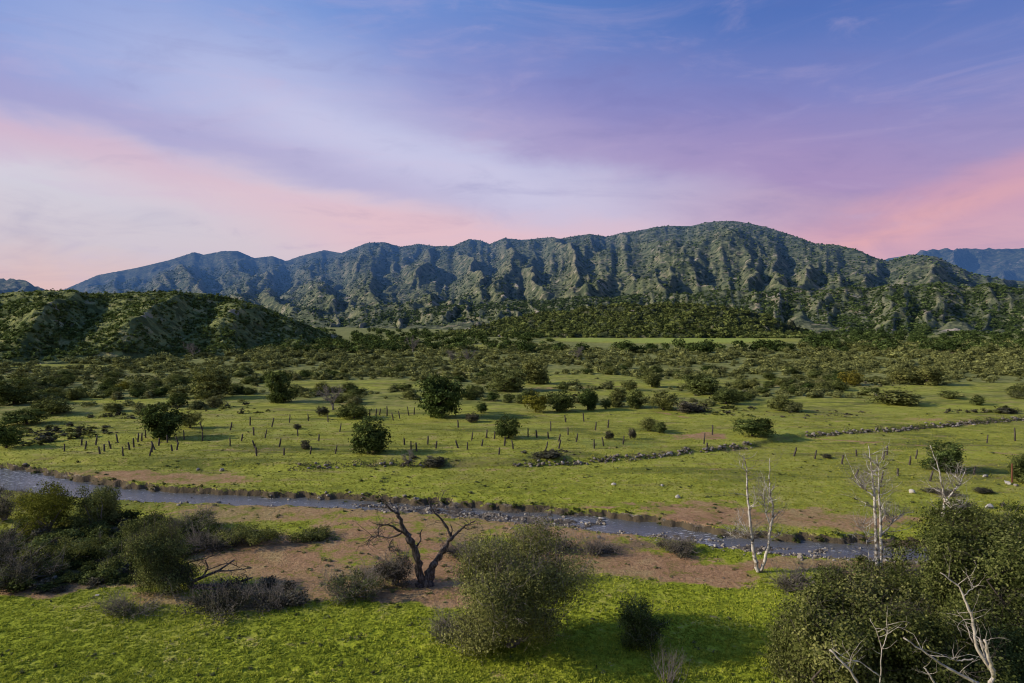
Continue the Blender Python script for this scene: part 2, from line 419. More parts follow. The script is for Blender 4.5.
LITTER = [(250, 596, 60, 11, 1), (60, 560, 90, 34, 1), (120, 540, 80, 25, .9), (205, 535, 60, 14, .7), (480, 560, 60, 40, .25), (620, 545, 40, 6, .6), (545, 454, 40, 4, .4), (430, 462, 35, 5, .4), (815, 415, 60, 6, .42), (560, 640, 120, 12, .25), (380, 580, 45, 20, .6), (880, 600, 90, 30, .7), (960, 600, 120, 60, .7)]
PATH = [((650, 411), (668, 414), (690, 418)), ((806, 437), (832, 440), (900, 444), (960, 449), (1030, 456), (1120, 466)), ((500, 389), (560, 388), (640, 386))]

def path_mask(x, y):
    o = np.zeros(x.shape)
    for P in PATH:
        W = [hit(*p) for p in P]
        for a, b in zip(W[:-1], W[1:]):
            a = np.array(a); d = np.array(b) - a; t = np.clip(((x - a[0]) * d[0] + (y - a[1]) * d[1]) / (d @ d), 0, 1)
            q = np.hypot(x - a[0] - t * d[0], y - a[1] - t * d[1])
            o = np.maximum(o, sm(0.9, 0.25, q + 0.25 * fbm(x / 3, y / 3, 2, 4)) * 0.75)
    return o

def ground_masks(x, y):
    r = np.hypot(x, y); f = y > 20
    wx = x + (1.2 + 0.02 * r) * fbm(x / 7, y / 7, 3, 31); wy = y + (1.2 + 0.02 * r) * fbm(x / 7, y / 7, 3, 37)
    dirt = np.where(f, blobs(wx, wy, DIRT), 0); lit = np.where(f, blobs(wx, wy, LITTER), 0); green = np.where(f, blobs(wx, wy, GREEN), 0)
    dirt = np.maximum(dirt, path_mask(x, y))
    scrub = sm(150, 230, r + 25 * fbm(x / 50, y / 50, 3, 41)) * (1 - np.clip(green, 0, 1))
    grav = np.zeros(x.shape)
    k = f & (r < 165)
    if k.any():
        d, s, px = river_field(x[k], y[k])
        n = fbm(x[k] / 1.6, y[k] / 1.6, 3, 6)
        gk = np.where(s > 0, sm(1.0, 0.1, d + 0.5 * n), sm(3.2, 0.0, d + 2.2 * n))
        grav[k] = gk
        b = np.where(s < 0, sm(13, 3, d + 4 * n), 0) * 0.7 * sm(120, 260, px) * sm(720, 600, px)
        dirt[k] = np.maximum(dirt[k], b)
    return dirt, grav, scrub, lit, green

# one sheet: fine inside the field of view, coarse all around, out to the horizon
_r = [18.0]
while _r[-1] < 1500:
    q = _r[-1]; _r.append(q + min(max(0.95 * q * q / (CAM_H * F), 0.03), (0.0042 if q < 400 else 0.007) * q))
_r = np.array([0.5, 6, 12] + _r + list(np.geomspace(1600, 14000, 30)))
_inner = np.arange(-0.86, 0.8601, 0.00185)
_a = np.concatenate([np.linspace(-math.pi, -0.86, 40)[:-1], _inner, np.linspace(0.86, math.pi, 40)[1:-1]])
RR, AA = np.meshgrid(_r, _a, indexing='ij')
GX = (RR * np.sin(AA)); GY = (RR * np.cos(AA))
sh = GX.shape
gx = GX.ravel(); gy = GY.ravel()
gz = ground_h(gx, gy)
gz = np.where(np.hypot(gx, gy) > 1500, -3.0, gz)
dirt, grav, scrub, lit, green = ground_masks(gx, gy)
nr, na = sh
I = np.arange(nr * na).reshape(nr, na)
A0 = I[:-1]; B0 = I[1:]
Q = np.stack([A0, np.roll(A0, -1, 1), np.roll(B0, -1, 1), B0], -1).reshape(-1, 4)[:, ::-1]

mG, g, out = material('ground')
geo = g.node('ShaderNodeNewGeometry'); P = geo.outputs['Position']
d_ = g.attr('dirt'); v_ = g.attr('gravel'); s_ = g.attr('scrub'); l_ = g.attr('litter'); gr_ = g.attr('green'); r_ = g.attr('far')
nA = g.noise(P, 0.045, 5, 0.6); nB = g.noise(P, 0.35, 5, 0.65); nC = g.noise(P, 2.6, 4, 0.7); nD = g.noise(P, 9.0, 3, 0.7)
grass = g.ramp(g.m('MULTIPLY_ADD', nC, 0.45, g.m('MULTIPLY', nB, 0.55)), [(0.30, (0.0840, 0.0944, 0.0120)), (0.45, (0.2160, 0.2537, 0.0200)), (0.58, (0.3600, 0.4012, 0.0280)), (0.76, (0.5040, 0.4956, 0.0600))])
olive = g.ramp(g.m('MULTIPLY_ADD', nC, 0.4, g.m('MULTIPLY', nB, 0.6)), [(0.32, (0.0935, 0.0920, 0.0231)), (0.5, (0.2585, 0.2587, 0.0504)), (0.70, (0.4180, 0.3795, 0.1155))])
grass = g.mix(g.step(g.m('MULTIPLY_ADD', g.m('SUBTRACT', nB, 0.5), 0.5, nA), 0.44, 0.66, 0.0, 0.75), grass, olive)
grass = g.mix(g.m('MULTIPLY', r_, 0.62), grass, olive)
mps = g.node('ShaderNodeMapping'); g.l.new(P, mps.inputs[0]); mps.inputs['Scale'].default_value = (0.03, 0.11, 0.03)
nS = g.noise(mps.outputs[0], 1.0, 6, 0.68, 0.6)
grass = g.mix(g.m('MULTIPLY', g.step(nS, 0.50, 0.62), g.m('MULTIPLY', r_, 0.78)), grass, (0.085, 0.105, 0.024, 1))
grass = g.mix(g.m('MULTIPLY', g.step(nS, 0.47, 0.36), g.m('MULTIPLY', r_, 0.6)), grass, (0.34, 0.36, 0.055, 1))
farf = g.ramp(g.m('MULTIPLY_ADD', nB, 0.7, g.m('MULTIPLY', nA, 0.3)), [(0.35, (0.0805, 0.0912, 0.0260)), (0.5, (0.1782, 0.1920, 0.0580)), (0.66, (0.2990, 0.2940, 0.1050))])
grass = g.mix(g.m('MULTIPLY', g.step(g.noise(mps.outputs[0], 2.6, 5, 0.7, 0.3), 0.53, 0.68), g.m('MULTIPLY', r_, 0.7)), grass, (0.24, 0.185, 0.085, 1))
c = g.mix(s_, grass, farf)
c = g.mix(g.step(g.m('ADD', gr_, g.m('MULTIPLY', g.m('SUBTRACT', nA, 0.5), 1.6)), 1.0, 1.45), c, g.mix(nB, (0.16, 0.20, 0.045, 1), (0.36, 0.42, 0.075, 1)))
soil = g.ramp(g.m('MULTIPLY_ADD', nC, 0.5, g.m('MULTIPLY', nB, 0.5)), [(0.32, (0.11, 0.062, 0.034)), (0.48, (0.29, 0.170, 0.088)), (0.58, (0.39, 0.235, 0.128)), (0.72, (0.50, 0.36, 0.22))])
straw = g.ramp(nC, [(0.3, (0.13, 0.115, 0.042)), (0.5, (0.27, 0.235, 0.085)), (0.7, (0.40, 0.34, 0.15))])
soil = g.mix(g.step(g.m('MULTIPLY_ADD', nA, 0.6, g.m('MULTIPLY', nB, 0.5)), 0.52, 0.68, 0.0, 0.6), soil, straw)
dm = g.step(g.m('ADD', d_, g.m('MULTIPLY', g.m('SUBTRACT', g.m('MULTIPLY_ADD', nC, 0.5, nB), 0.75), 3.0)), 0.22, 0.85)
c = g.mix(dm, c, soil)
duff = g.ramp(nC, [(0.3, (0.05, 0.042, 0.028)), (0.7, (0.16, 0.135, 0.085))])
c = g.mix(g.step(g.m('ADD', l_, g.m('MULTIPLY', g.m('SUBTRACT', nB, 0.5), 1.2)), 0.3, 0.8, 0.0, 0.9), c, duff)
stone = g.ramp(g.voro(P, 3.6, 'Color'), [(0.0, (0.06, 0.050, 0.040)), (0.5, (0.17, 0.140, 0.108)), (1.0, (0.33, 0.29, 0.23))])
c = g.mix(g.step(g.m('ADD', v_, g.m('MULTIPLY', g.m('SUBTRACT', nB, 0.5), 0.9)), 0.25, 0.7), c, stone)
# wet dark earth close to the water line
spz = g.node('ShaderNodeSeparateXYZ'); g.l.new(P, spz.inputs[0])
wet = g.m('MULTIPLY', g.step(spz.outputs[2], WATER_Z + 0.05, WATER_Z + 0.35, 1.0, 0.0), g.step(v_, 0.05, 0.3))
c = g.mix(g.m('MULTIPLY', wet, 0.65), c, (0.035, 0.030, 0.026, 1))
# cut banks show dark earth
ng = g.node('ShaderNodeSeparateXYZ'); g.l.new(geo.outputs['True Normal'], ng.inputs[0])
c = g.mix(g.m('MULTIPLY', g.step(ng.outputs[2], 0.90, 0.66), g.step(spz.outputs[2], 2.0, 1.0)), c, (0.095, 0.074, 0.046, 1))
bm = g.bump(g.m('ADD', g.m('MULTIPLY', nC, 1.0), g.m('MULTIPLY', nD, 0.35)), 0.9, 0.22)
b = principled(g, None, c, 0.95, bm, 0.08)
ln = g.node('ShaderNodeVectorMath', operation='LENGTH'); g.l.new(P, ln.inputs[0])
with_haze_glow(g, out, b.outputs[0], g.step(ln.outputs['Value'], 400, 5000, 0.0, 0.42))
me = new_mesh('ground', np.stack([gx, gy, gz], 1), Q, None, mG, dict(dirt=dirt, gravel=grav, scrub=scrub, litter=lit, green=green, far=sm(60, 130, np.hypot(gx, gy))))
tag(link('ground', me), kind='structure')

# ------------------------------------------------------------------ stream
mW, g, out = material('stream_water')
geo = g.node('ShaderNodeNewGeometry'); P = geo.outputs['Position']
mp = g.node('ShaderNodeMapping'); g.l.new(P, mp.inputs[0]); mp.inputs['Scale'].default_value = (1.0, 2.2, 1.0)
nw = g.noise(mp.outputs[0], 1.5, 4, 0.65); nf = g.noise(mp.outputs[0], 0.55, 4, 0.6)
foam = g.m('MULTIPLY', g.step(nw, 0.52, 0.66), g.m('ADD', g.step(nf, 0.52, 0.66, 0.0, 0.75), g.attr('rapid')), clamp=True)
col = g.mix(foam, (0.105, 0.105, 0.100, 1), (0.50, 0.51, 0.52, 1))
b = principled(g, out, col, g.m('MULTIPLY_ADD', foam, 0.6, 0.14), g.bump(g.m('ADD', nw, g.m('MULTIPLY', g.noise(mp.outputs[0], 5.0, 2, 0.5), 0.3)), 0.5, 0.16), 0.55)
nrm = np.gradient(RC, axis=0); nrm /= np.linalg.norm(nrm, axis=1, keepdims=True); nrm = np.stack([-nrm[:, 1], nrm[:, 0]], 1)
offs = np.linspace(-1, 1, 9)
WV = np.concatenate([np.concatenate([RC + nrm * (RW + 3.4)[:, None] * o, np.full((len(RC), 1), WATER_Z)], 1)[:, None] for o in offs], 1)
idx = np.arange(WV.shape[0] * 9).reshape(-1, 9)
WQ = np.stack([idx[:-1, :-1], idx[1:, :-1], idx[1:, 1:], idx[:-1, 1:]], -1).reshape(-1, 4)
rp = np.repeat((sm(665, 690, RPX) * sm(730, 705, RPX) + 0.5 * sm(560, 580, RPX) * sm(620, 600, RPX) + 0.55 * sm(60, 20, RPX))[:, None], 9, 1)
tag(link('stream', new_mesh('stream', WV.reshape(-1, 3), WQ, None, mW, dict(rapid=rp))), kind='structure')
# ------------------------------------------------------------------ hills and mountains (log-polar height fields, worn by running water)
def elev_tan(px, py):
    a, b, c = ray(px, py); return c / np.hypot(a, b)

def blur(h, n=1):
    for _ in range(n):
        p = np.pad(h, 1, mode='edge')
        h = (p[:-2, 1:-1] + p[2:, 1:-1] + p[1:-1, :-2] + p[1:-1, 2:] + 4 * h) / 8
    return h

def erode(h, drops, steps, seed, k_er=0.20, k_dep=0.25, cap=1.3):
    rng = np.random.RandomState(seed); R, C = h.shape; h = h.astype(np.float64).ravel().copy()
    x = rng.uniform(1, R - 2.01, drops); y = rng.uniform(1, C - 2.01, drops)
    vx = np.zeros(drops); vy = np.zeros(drops); sed = np.zeros(drops); wat = np.ones(drops); sp = np.ones(drops)
    for _ in range(steps):
        ix = x.astype(np.int64); iy = y.astype(np.int64); fx = x - ix; fy = y - iy; i = ix * C + iy
        a = h[i]; b = h[i + C]; c = h[i + 1]; d = h[i + C + 1]
        gx_ = (b - a) * (1 - fy) + (d - c) * fy; gy_ = (c - a) * (1 - fx) + (d - b) * fx
        h0 = a * (1 - fx) * (1 - fy) + b * fx * (1 - fy) + c * (1 - fx) * fy + d * fx * fy
        vx = vx * 0.15 - gx_ * 0.85; vy = vy * 0.15 - gy_ * 0.85
        L = np.hypot(vx, vy) + 1e-9; vx /= L; vy /= L
        nx = np.clip(x + vx, 1, R - 2.01); ny = np.clip(y + vy, 1, C - 2.01)
        jx = nx.astype(np.int64); jy = ny.astype(np.int64); ex = nx - jx; ey = ny - jy; j = jx * C + jy
        h1 = h[j] * (1 - ex) * (1 - ey) + h[j + C] * ex * (1 - ey) + h[j + 1] * (1 - ex) * ey + h[j + C + 1] * ex * ey
        dh = h1 - h0
        capac = np.maximum(-dh, 0.01) * sp * wat * cap
        dep = np.where(dh > 0, np.minimum(dh, sed), np.where(sed > capac, (sed - capac) * k_dep, -np.minimum((capac - sed) * k_er, np.maximum(-dh, 0) * 0.9)))
        sed = sed - dep
        tot = 0
        for o, wgt in ((0, (1 - fx) * (1 - fy)), (C, fx * (1 - fy)), (1, (1 - fx) * fy), (C + 1, fx * fy)):
            tot = tot + np.bincount(i + o, weights=dep * wgt, minlength=R * C)[:R * C]
        h += np.clip(tot, -0.05, 0.05)
        sp = np.sqrt(np.clip(sp * sp - dh * 0.8, 0.05, 9)); wat = wat * 0.985
        x = nx; y = ny
    return h.reshape(R, C)

HILLS = {}
def make_range(name, sky, foot, dridge, cell, d1, mat, seed, gully=0.035, spur_u=0.07, spur_v=0.22, wobble=0.25, prof=(0.7, 0.3, 4), back=0.5, drops=40000, batches=4, dome=None, skyk=2, base_drop=2.0, ampx=1.0, spurs=()):
    sky = np.array(sky, float); foot = np.array(foot, float); dridge = np.array(dridge, float)
    az0 = math.atan((sky[0, 0] - 512) / F); az1 = math.atan((sky[-1, 0] - 512) / F)
    az = np.arange(az0, az1 + cell, cell); px = 512 + F * np.tan(az)
    d0 = foot[:, 1].min() * 0.97
    lr = np.arange(math.log(d0), math.log(d1), cell)
    r = np.exp(lr)
    AZ, LR = np.meshgrid(az, lr, indexing='xy'); R = np.exp(LR)
    T = elev_tan(px, np.interp(px, sky[:, 0], sky[:, 1]))
    rf = np.interp(px, foot[:, 0], foot[:, 1]); rd = np.interp(px, dridge[:, 0], dridge[:, 1])
    g0 = ground_h(rf * np.sin(az), rf * np.cos(az), False)
    Tg = (g0 - CAM_H) / rf
    wob = wobble * (fbm(AZ / 0.13, LR / 0.35, 4, seed) )
    s = (LR - np.log(rf)[None]) / (np.log(rd) - np.log(rf))[None]
    sw = s + wob * sm(0.0, 0.25, s) * np.clip(1.3 - s, 0.25, 1)
    sc = np.clip(sw, 0, 1)
    p = prof[0] * sc + prof[1] * (1 - (1 - sc) ** prof[2])
    E = Tg[None] + (T - Tg)[None] * p
    E = np.where(sw > 1, E - (sw - 1) * back * np.maximum(T - Tg, 0.02)[None], E)
    E = np.where(s < 0, Tg[None] + s * 0.06, E)
    # spurs and gullies run down the slope
    wx_ = 0.35 * fbm(AZ / 0.10, LR / 0.2, 3, seed + 7); wy_ = 0.3 * fbm(AZ / 0.10, LR / 0.2, 3, seed + 9)
    r1 = ridged(AZ / spur_u + wx_, LR / spur_v + wy_, 2, seed + 1, 0.35)
    r2 = ridged(AZ / (spur_u * 0.40) + wx_ * 1.5, LR / (spur_v * 0.95) + wy_, 2, seed + 4, 0.4)
    env = sm(-0.05, 0.22, s) * (0.45 + 0.55 * sm(1.15, 0.5, s))
    E = E - gully * ampx * env * (1.0 - r1) * 1.3 - gully * 0.42 * env * (1.0 - r2)
    PX = np.broadcast_to(px[None], s.shape)
    for (pt, pb, st, sb, amp, wl, wr) in spurs:            # named spurs: crest column at the top and at the foot
        q = np.clip((s - sb) / (st - sb), -0.2, 1.2); pc = pb + (pt - pb) * q + 5 * pn(s * 4, s * 0 + pt, 3)
        dx = PX - pc; tri = np.where(dx < 0, np.clip(1 + dx / wl, 0, 1), np.clip(1 - dx / wr, 0, 1))
        E = E + amp * tri * sm(sb - 0.12, sb + 0.25, s) * sm(st + 0.35, st - 0.1, s)
    hN = (E * R + CAM_H) / (R * cell)
    for b in range(batches):
        hN = erode(hN, drops, 70, seed * 10 + b); hN = 0.4 * hN + 0.6 * blur(hN)
    r3 = ridged(AZ / (spur_u * 0.17) + wx_ * 2.5, LR / (spur_v * 0.55) + wy_ * 2, 2, seed + 17, 0.5)
    hN = hN - (gully / cell) * 0.17 * env * (1 - r3) * sm(0.0, 0.12, s)
    H = hN * R * cell
    H = np.where(s < -0.02, np.minimum(H, g0[None] - base_drop * np.clip(-s * 30, 0, 1)), H)
    # the skyline keeps to its place
    for _ in range(4):
        tanE = (H - CAM_H) / R; jm = np.where((s > 0.55) & (s < 1.35), tanE, -9).argmax(0); rj = r[jm]; hj = H[jm, np.arange(len(az))]
        k = (T * rj + CAM_H - g0) / np.maximum(hj - g0, 1.0)
        ker = np.exp(-0.5 * (np.arange(-8, 9) / skyk) ** 2); ker /= ker.sum()
        k = np.convolve(np.pad(k, 8, mode='edge'), ker, 'valid'); k = np.clip(k, 0.7, 1.5)
        H = np.where(H > g0[None], g0[None] + (H - g0[None]) * (1 + (k[None] - 1) * sm(0.15, 0.8, s)), H)
    X = R * np.sin(AZ); Y = R * np.cos(AZ)
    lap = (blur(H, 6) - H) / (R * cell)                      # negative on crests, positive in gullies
    gr0, gr1 = np.gradient(H / (R * cell)); slope = np.hypot(gr0, gr1)
    cush = np.zeros_like(H)
    if dome:
        on = sm(0.02, 0.08, s)
        for cs, hh, sd in dome:
            dd = domes(X, Y, cs, sd); H = H + hh * dd * on; cush = np.maximum(cush, dd)
    nr, nc = H.shape; I = np.arange(nr * nc).reshape(nr, nc)
    Q = np.stack([I[:-1, :-1], I[:-1, 1:], I[1:, 1:], I[1:, :-1]], -1).reshape(-1, 4)
    rock = (0.35 + 0.65 * sm(0.2, 0.55, s)) * sm(0.10, 0.55, -lap * 1.2 + 0.5 * fbm(X / (0.02 * R.mean()), Y / (0.02 * R.mean()), 4, seed + 13) + 0.25 * (slope - 0.5))
    me = new_mesh(name, np.stack([X.ravel(), Y.ravel(), H.ravel()], 1), Q, None, mat,
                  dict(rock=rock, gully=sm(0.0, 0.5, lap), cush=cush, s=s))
    tag(link(name, me), kind='structure')
    HILLS[name] = (az0, cell, math.log(d0), H, s, rock, lap)

def hill_at(name, az, r):
    az0, cell, l0, H, s, rock, lap = HILLS[name]
    a = (az - az0) / cell; b = (np.log(r) - l0) / cell
    ok = (a > 1) & (b > 1) & (a < H.shape[1] - 2) & (b < H.shape[0] - 2)
    ia = np.clip(a, 0, H.shape[1] - 2).astype(int); ib = np.clip(b, 0, H.shape[0] - 2).astype(int); fa = np.clip(a - ia, 0, 1); fb = np.clip(b - ib, 0, 1)
    h = H[ib, ia] * (1 - fa) * (1 - fb) + H[ib, ia + 1] * fa * (1 - fb) + H[ib + 1, ia] * (1 - fa) * fb + H[ib + 1, ia + 1] * fa * fb
    return np.where(ok, h, -99), np.where(ok, s[ib, ia], -1), rock[ib, ia], lap[ib, ia]

def hill_mat(name, sc, green, olive, tan, rockc, rockamt, haze):
    m, g, out = material(name)
    geo = g.node('ShaderNodeNewGeometry'); P = geo.outputs['Position']
    n0 = g.noise(P, 0.012 * sc, 5, 0.62); n1 = g.noise(P, 0.05 * sc, 5, 0.65); v = g.voro(P, 0.16 * sc); n2 = g.noise(P, 0.28 * sc, 3, 0.7)
    c = g.mix(g.step(n1, 0.38, 0.66), green, olive)
    c = g.mix(g.m('MULTIPLY', g.step(g.m('ADD', g.attr('rock'), g.m('MULTIPLY', g.m('SUBTRACT', n1, 0.5), 1.6)), 0.50, 1.15), g.step(n0, 0.42, 0.66, 0.0, 0.38)), c, tan)
    c = g.mix(g.m('MULTIPLY', g.step(g.m('ADD', g.attr('rock'), g.m('SUBTRACT', n2, 0.5)), 0.62, 0.95), rockamt), c, rockc)
    sh = g.step(v, 0.15, 0.55)                                     # dark shrubs stand as spots on lighter ground
    c = g.mix(g.m('MULTIPLY', g.m('SUBTRACT', 1.0, sh), g.step(n2, 0.40, 0.62, 0.0, 0.75)), c, (green[0] * 0.55, green[1] * 0.55, green[2] * 0.55, 1))
    vs = g.node('ShaderNodeTexVoronoi'); g.l.new(P, vs.inputs['Vector']); vs.inputs['Scale'].default_value = 0.11 * sc
    sx = g.node('ShaderNodeSeparateXYZ'); g.l.new(vs.outputs['Color'], sx.inputs[0])
    c = g.mix(g.m('MULTIPLY', g.step(sx.outputs[0], 0.80, 0.86), g.step(n1, 0.42, 0.6, 0.0, 0.85)), c, tan)
    c = g.mix(g.m('MULTIPLY', g.step(sx.outputs[1], 0.93, 0.96), g.step(n0, 0.45, 0.6, 0.0, 0.9)), c, rockc)
    c = g.mix(g.m('MULTIPLY', g.step(sx.outputs[2], 0.62, 0.72), 0.7), c, (green[0] * 0.4, green[1] * 0.45, green[2] * 0.4, 1))
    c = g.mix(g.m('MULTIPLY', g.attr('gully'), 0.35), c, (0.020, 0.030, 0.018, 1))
    bmp = g.bump(g.m('ADD', g.m('MULTIPLY', g.m('SUBTRACT', 1.0, v), 0.6), n2), 1.0, 3.0 / sc)
    b = principled(g, None, c, 0.95, bmp, 0.05)
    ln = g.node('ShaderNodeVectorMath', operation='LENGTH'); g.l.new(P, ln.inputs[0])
    with_haze_glow(g, out, b.outputs[0], g.step(ln.outputs['Value'], *haze))
    return m

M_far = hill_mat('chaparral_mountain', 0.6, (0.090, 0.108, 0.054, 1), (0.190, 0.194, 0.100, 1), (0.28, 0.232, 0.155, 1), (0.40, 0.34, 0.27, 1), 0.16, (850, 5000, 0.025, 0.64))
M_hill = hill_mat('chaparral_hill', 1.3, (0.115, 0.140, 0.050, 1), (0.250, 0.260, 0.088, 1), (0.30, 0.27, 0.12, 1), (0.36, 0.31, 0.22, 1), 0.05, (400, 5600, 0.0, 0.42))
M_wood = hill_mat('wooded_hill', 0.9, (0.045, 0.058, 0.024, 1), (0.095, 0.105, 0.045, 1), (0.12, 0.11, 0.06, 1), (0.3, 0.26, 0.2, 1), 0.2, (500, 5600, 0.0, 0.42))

SKY_MAIN = [(-90, 320), (-40, 318), (0, 314), (40, 296), (65, 289.5), (99, 275), (137, 268), (171, 260), (188, 254.5), (195, 252), (205, 254.7), (224, 251), (239, 251), (255, 258), (273, 256), (287, 261), (301, 256), (325, 250), (342, 253),
            (367, 243), (384, 242), (401, 247), (419, 244), (436, 246.5), (453, 246), (470, 239), (480, 240), (490, 244), (504, 238), (521, 240), (552, 237), (559, 239), (575, 236), (589, 234), (607, 237), (620, 233), (637, 231), (655, 227), (668, 226),
            (690, 226), (705, 222.5), (722, 221), (740, 222), (765, 227), (790, 235), (814, 244), (836, 245), (855, 249.5), (872, 257), (886, 261.5), (893, 260), (910, 254.7), (934, 256.4), (955, 266), (975, 275), (1000, 279), (1040, 283), (1120, 292), (1200, 300)]
make_range('mountain_range', SKY_MAIN, [(-90, 2600), (120, 1900), (300, 1250), (480, 950), (700, 900), (1200, 850)],
           [(-90, 5200), (195, 5000), (300, 4700), (420, 4000), (560, 3200), (722, 2700), (860, 2300), (934, 2100), (1200, 1700)],
           0.0019, 6200, M_far, 3, gully=0.025, spur_u=0.070, spur_v=0.80, wobble=0.2, drops=50000, batches=4, skyk=1.2)
make_range('foothills', [(250, 334), (330, 322), (370, 314), (400, 311), (440, 306), (480, 305), (510, 300), (545, 301), (580, 297), (610, 298), (650, 293), (690, 294), (720, 290), (760, 292), (790, 288), (815, 292), (845, 287), (870, 290), (890, 284), (915, 287), (940, 282), (965, 288), (990, 284), (1020, 290), (1060, 287), (1120, 296), (1200, 300)], [(250, 980), (500, 900), (700, 850), (1200, 830)], [(250, 1350), (500, 1300), (722, 1200), (1200, 1180)],
           0.0019, 1600, M_far, 57, gully=0.019, spur_u=0.055, spur_v=0.36, wobble=0.16, prof=(1.0, 0.0, 3), back=0.7, drops=30000, batches=3, skyk=3)
make_range('distant_ridge', [(840, 268), (890, 258), (913, 254), (923, 250), (945, 249), (964, 248.5), (990, 249), (1024, 248.5), (1100, 247), (1200, 255)], [(840, 3600), (1200, 3600)], [(840, 5200), (1200, 5200)], 0.0032, 5900, M_far, 15, gully=0.035, spur_u=0.09, drops=12000, batches=3)
make_range('distant_hill', [(-120, 276), (-40, 278), (0, 279), (20, 279), (34, 284), (44, 289.5), (70, 300), (110, 316)], [(-120, 2100), (110, 2100)], [(-120, 3000), (110, 3000)], 0.003, 3600, M_far, 22, gully=0.03, drops=8000, batches=3)
make_range('hill', [(-160, 296), (-60, 297), (0, 294), (51, 291.6), (79, 292), (85, 294), (133, 294), (154, 293), (205, 294), (232, 299), (260, 306), (290, 318), (321, 331.5), (345, 338), (370, 344)], [(-160, 400), (60, 405), (200, 420), (300, 470), (370, 560)], [(-160, 590), (100, 570), (200, 590), (321, 640), (370, 660)],
           0.0020, 900, M_hill, 31, gully=0.012, spur_u=0.12, spur_v=0.34, wobble=0.15, drops=25000, batches=3, dome=[(4.5, 0.8, 5), (2.6, 0.5, 9)], prof=(0.85, 0.15, 3), back=0.8,
           spurs=[(190, 118, 0.95, 0.0, 0.034, 75, 40), (80, 20, 0.95, 0.05, 0.030, 60, 36), (240, 228, 0.7, 0.0, 0.020, 40, 30), (-30, -60, 0.9, 0.0, 0.03, 60, 40), (285, 290, 0.6, 0.0, 0.012, 30, 30)])
make_range('wooded_hill', [(430, 336), (470, 331), (500, 323), (540, 317), (570, 314), (600, 309), (640, 308), (690, 307), (730, 312), (765, 319), (785, 327), (810, 334)], [(430, 740), (520, 700), (700, 690), (810, 720)], [(430, 860), (640, 880), (810, 860)],
           0.0020, 1000, M_wood, 44, gully=0.010, spur_u=0.10, spur_v=0.3, drops=20000, batches=3, dome=[(9.0, 4.0, 3), (5.5, 2.5, 8)], back=0.9, skyk=4)
# ------------------------------------------------------------------ plants: materials
L_OAK = foliage_mat('oak_leaves', (0.0291, 0.0424, 0.0134, 1), (0.0750, 0.1036, 0.0301, 1), (0.1980, 0.2474, 0.0703, 1), 0.18)
L_OLIVE = foliage_mat('olive_leaves', (0.0522, 0.0624, 0.0209, 1), (0.1357, 0.1559, 0.0470, 1), (0.2784, 0.3079, 0.0978, 1), 0.22)
L_GREY = foliage_mat('sage_leaves', (0.0667, 0.0740, 0.0304, 1), (0.1584, 0.1715, 0.0679, 1), (0.2918, 0.3118, 0.1288, 1), 0.15)
L_YEL = foliage_mat('yellow_green_leaves', (0.0816, 0.0816, 0.0174, 1), (0.2175, 0.2085, 0.0319, 1), (0.3896, 0.3625, 0.0653, 1), 0.3)
L_BRUSH = foliage_mat('dark_brush_twigs', (0.0351, 0.0344, 0.0232, 1), (0.0878, 0.0834, 0.0551, 1), (0.1835, 0.1776, 0.1160, 1), 0.08)
L_WIL = foliage_mat('willow_leaves', (0.0571, 0.0668, 0.0235, 1), (0.1522, 0.1709, 0.0548, 1), (0.3140, 0.3335, 0.1109, 1), 0.25)
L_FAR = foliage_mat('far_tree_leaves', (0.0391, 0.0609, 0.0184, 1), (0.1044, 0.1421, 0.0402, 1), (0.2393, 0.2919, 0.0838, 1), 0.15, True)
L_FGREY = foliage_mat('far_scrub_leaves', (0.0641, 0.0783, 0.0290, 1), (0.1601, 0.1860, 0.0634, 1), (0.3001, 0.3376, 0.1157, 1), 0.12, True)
L_GRASS = foliage_mat('grass_blades', (0.1458, 0.1700, 0.0266, 1), (0.4009, 0.4568, 0.0531, 1), (0.7287, 0.7118, 0.1044, 1), 0.3)
L_GREEN = foliage_mat('live_oak_leaves', (0.0264, 0.0360, 0.0100, 1), (0.0840, 0.1056, 0.0280, 1), (0.2280, 0.2460, 0.0850, 1), 0.2)
L_MEADOW = foliage_mat('meadow_blades', (0.1150, 0.1200, 0.0220, 1), (0.2818, 0.3000, 0.0450, 1), (0.4600, 0.4560, 0.1000, 1), 0.3)
L_BARE = foliage_mat('bare_grey_twigs', (0.0805, 0.0713, 0.0633, 1), (0.1840, 0.1667, 0.1495, 1), (0.3220, 0.2932, 0.2645, 1), 0.0)

def bark_mat(name, a, b_, c_, scale, bump=0.5, patch=None):
    m, g, out = material(name)
    tc = g.node('ShaderNodeTexCoord'); P = tc.outputs['Object']
    mp = g.node('ShaderNodeMapping'); g.l.new(P, mp.inputs[0]); mp.inputs['Scale'].default_value = (1, 1, 0.3)
    n = g.noise(mp.outputs[0], scale, 5, 0.65)
    c = g.ramp(n, [(0.3, a), (0.5, b_), (0.72, c_)])
    if patch:
        c = g.mix(g.step(g.noise(P, scale * 0.35, 3, 0.5), 0.52, 0.58), c, patch)
    principled(g, out, c, 0.9, g.bump(n, bump, 0.05), 0.1); return m
B_OAK = bark_mat('oak_bark', (0.030, 0.024, 0.020, 1), (0.075, 0.062, 0.052, 1), (0.15, 0.125, 0.105, 1), 9)
B_DEAD = bark_mat('charred_grey_wood', (0.028, 0.022, 0.019, 1), (0.080, 0.062, 0.052, 1), (0.22, 0.185, 0.16, 1), 6, 0.9)
B_SYC = bark_mat('sycamore_bark', (0.25, 0.215, 0.175, 1), (0.49, 0.455, 0.40, 1), (0.66, 0.63, 0.58, 1), 7, 0.3, (0.20, 0.16, 0.115, 1))
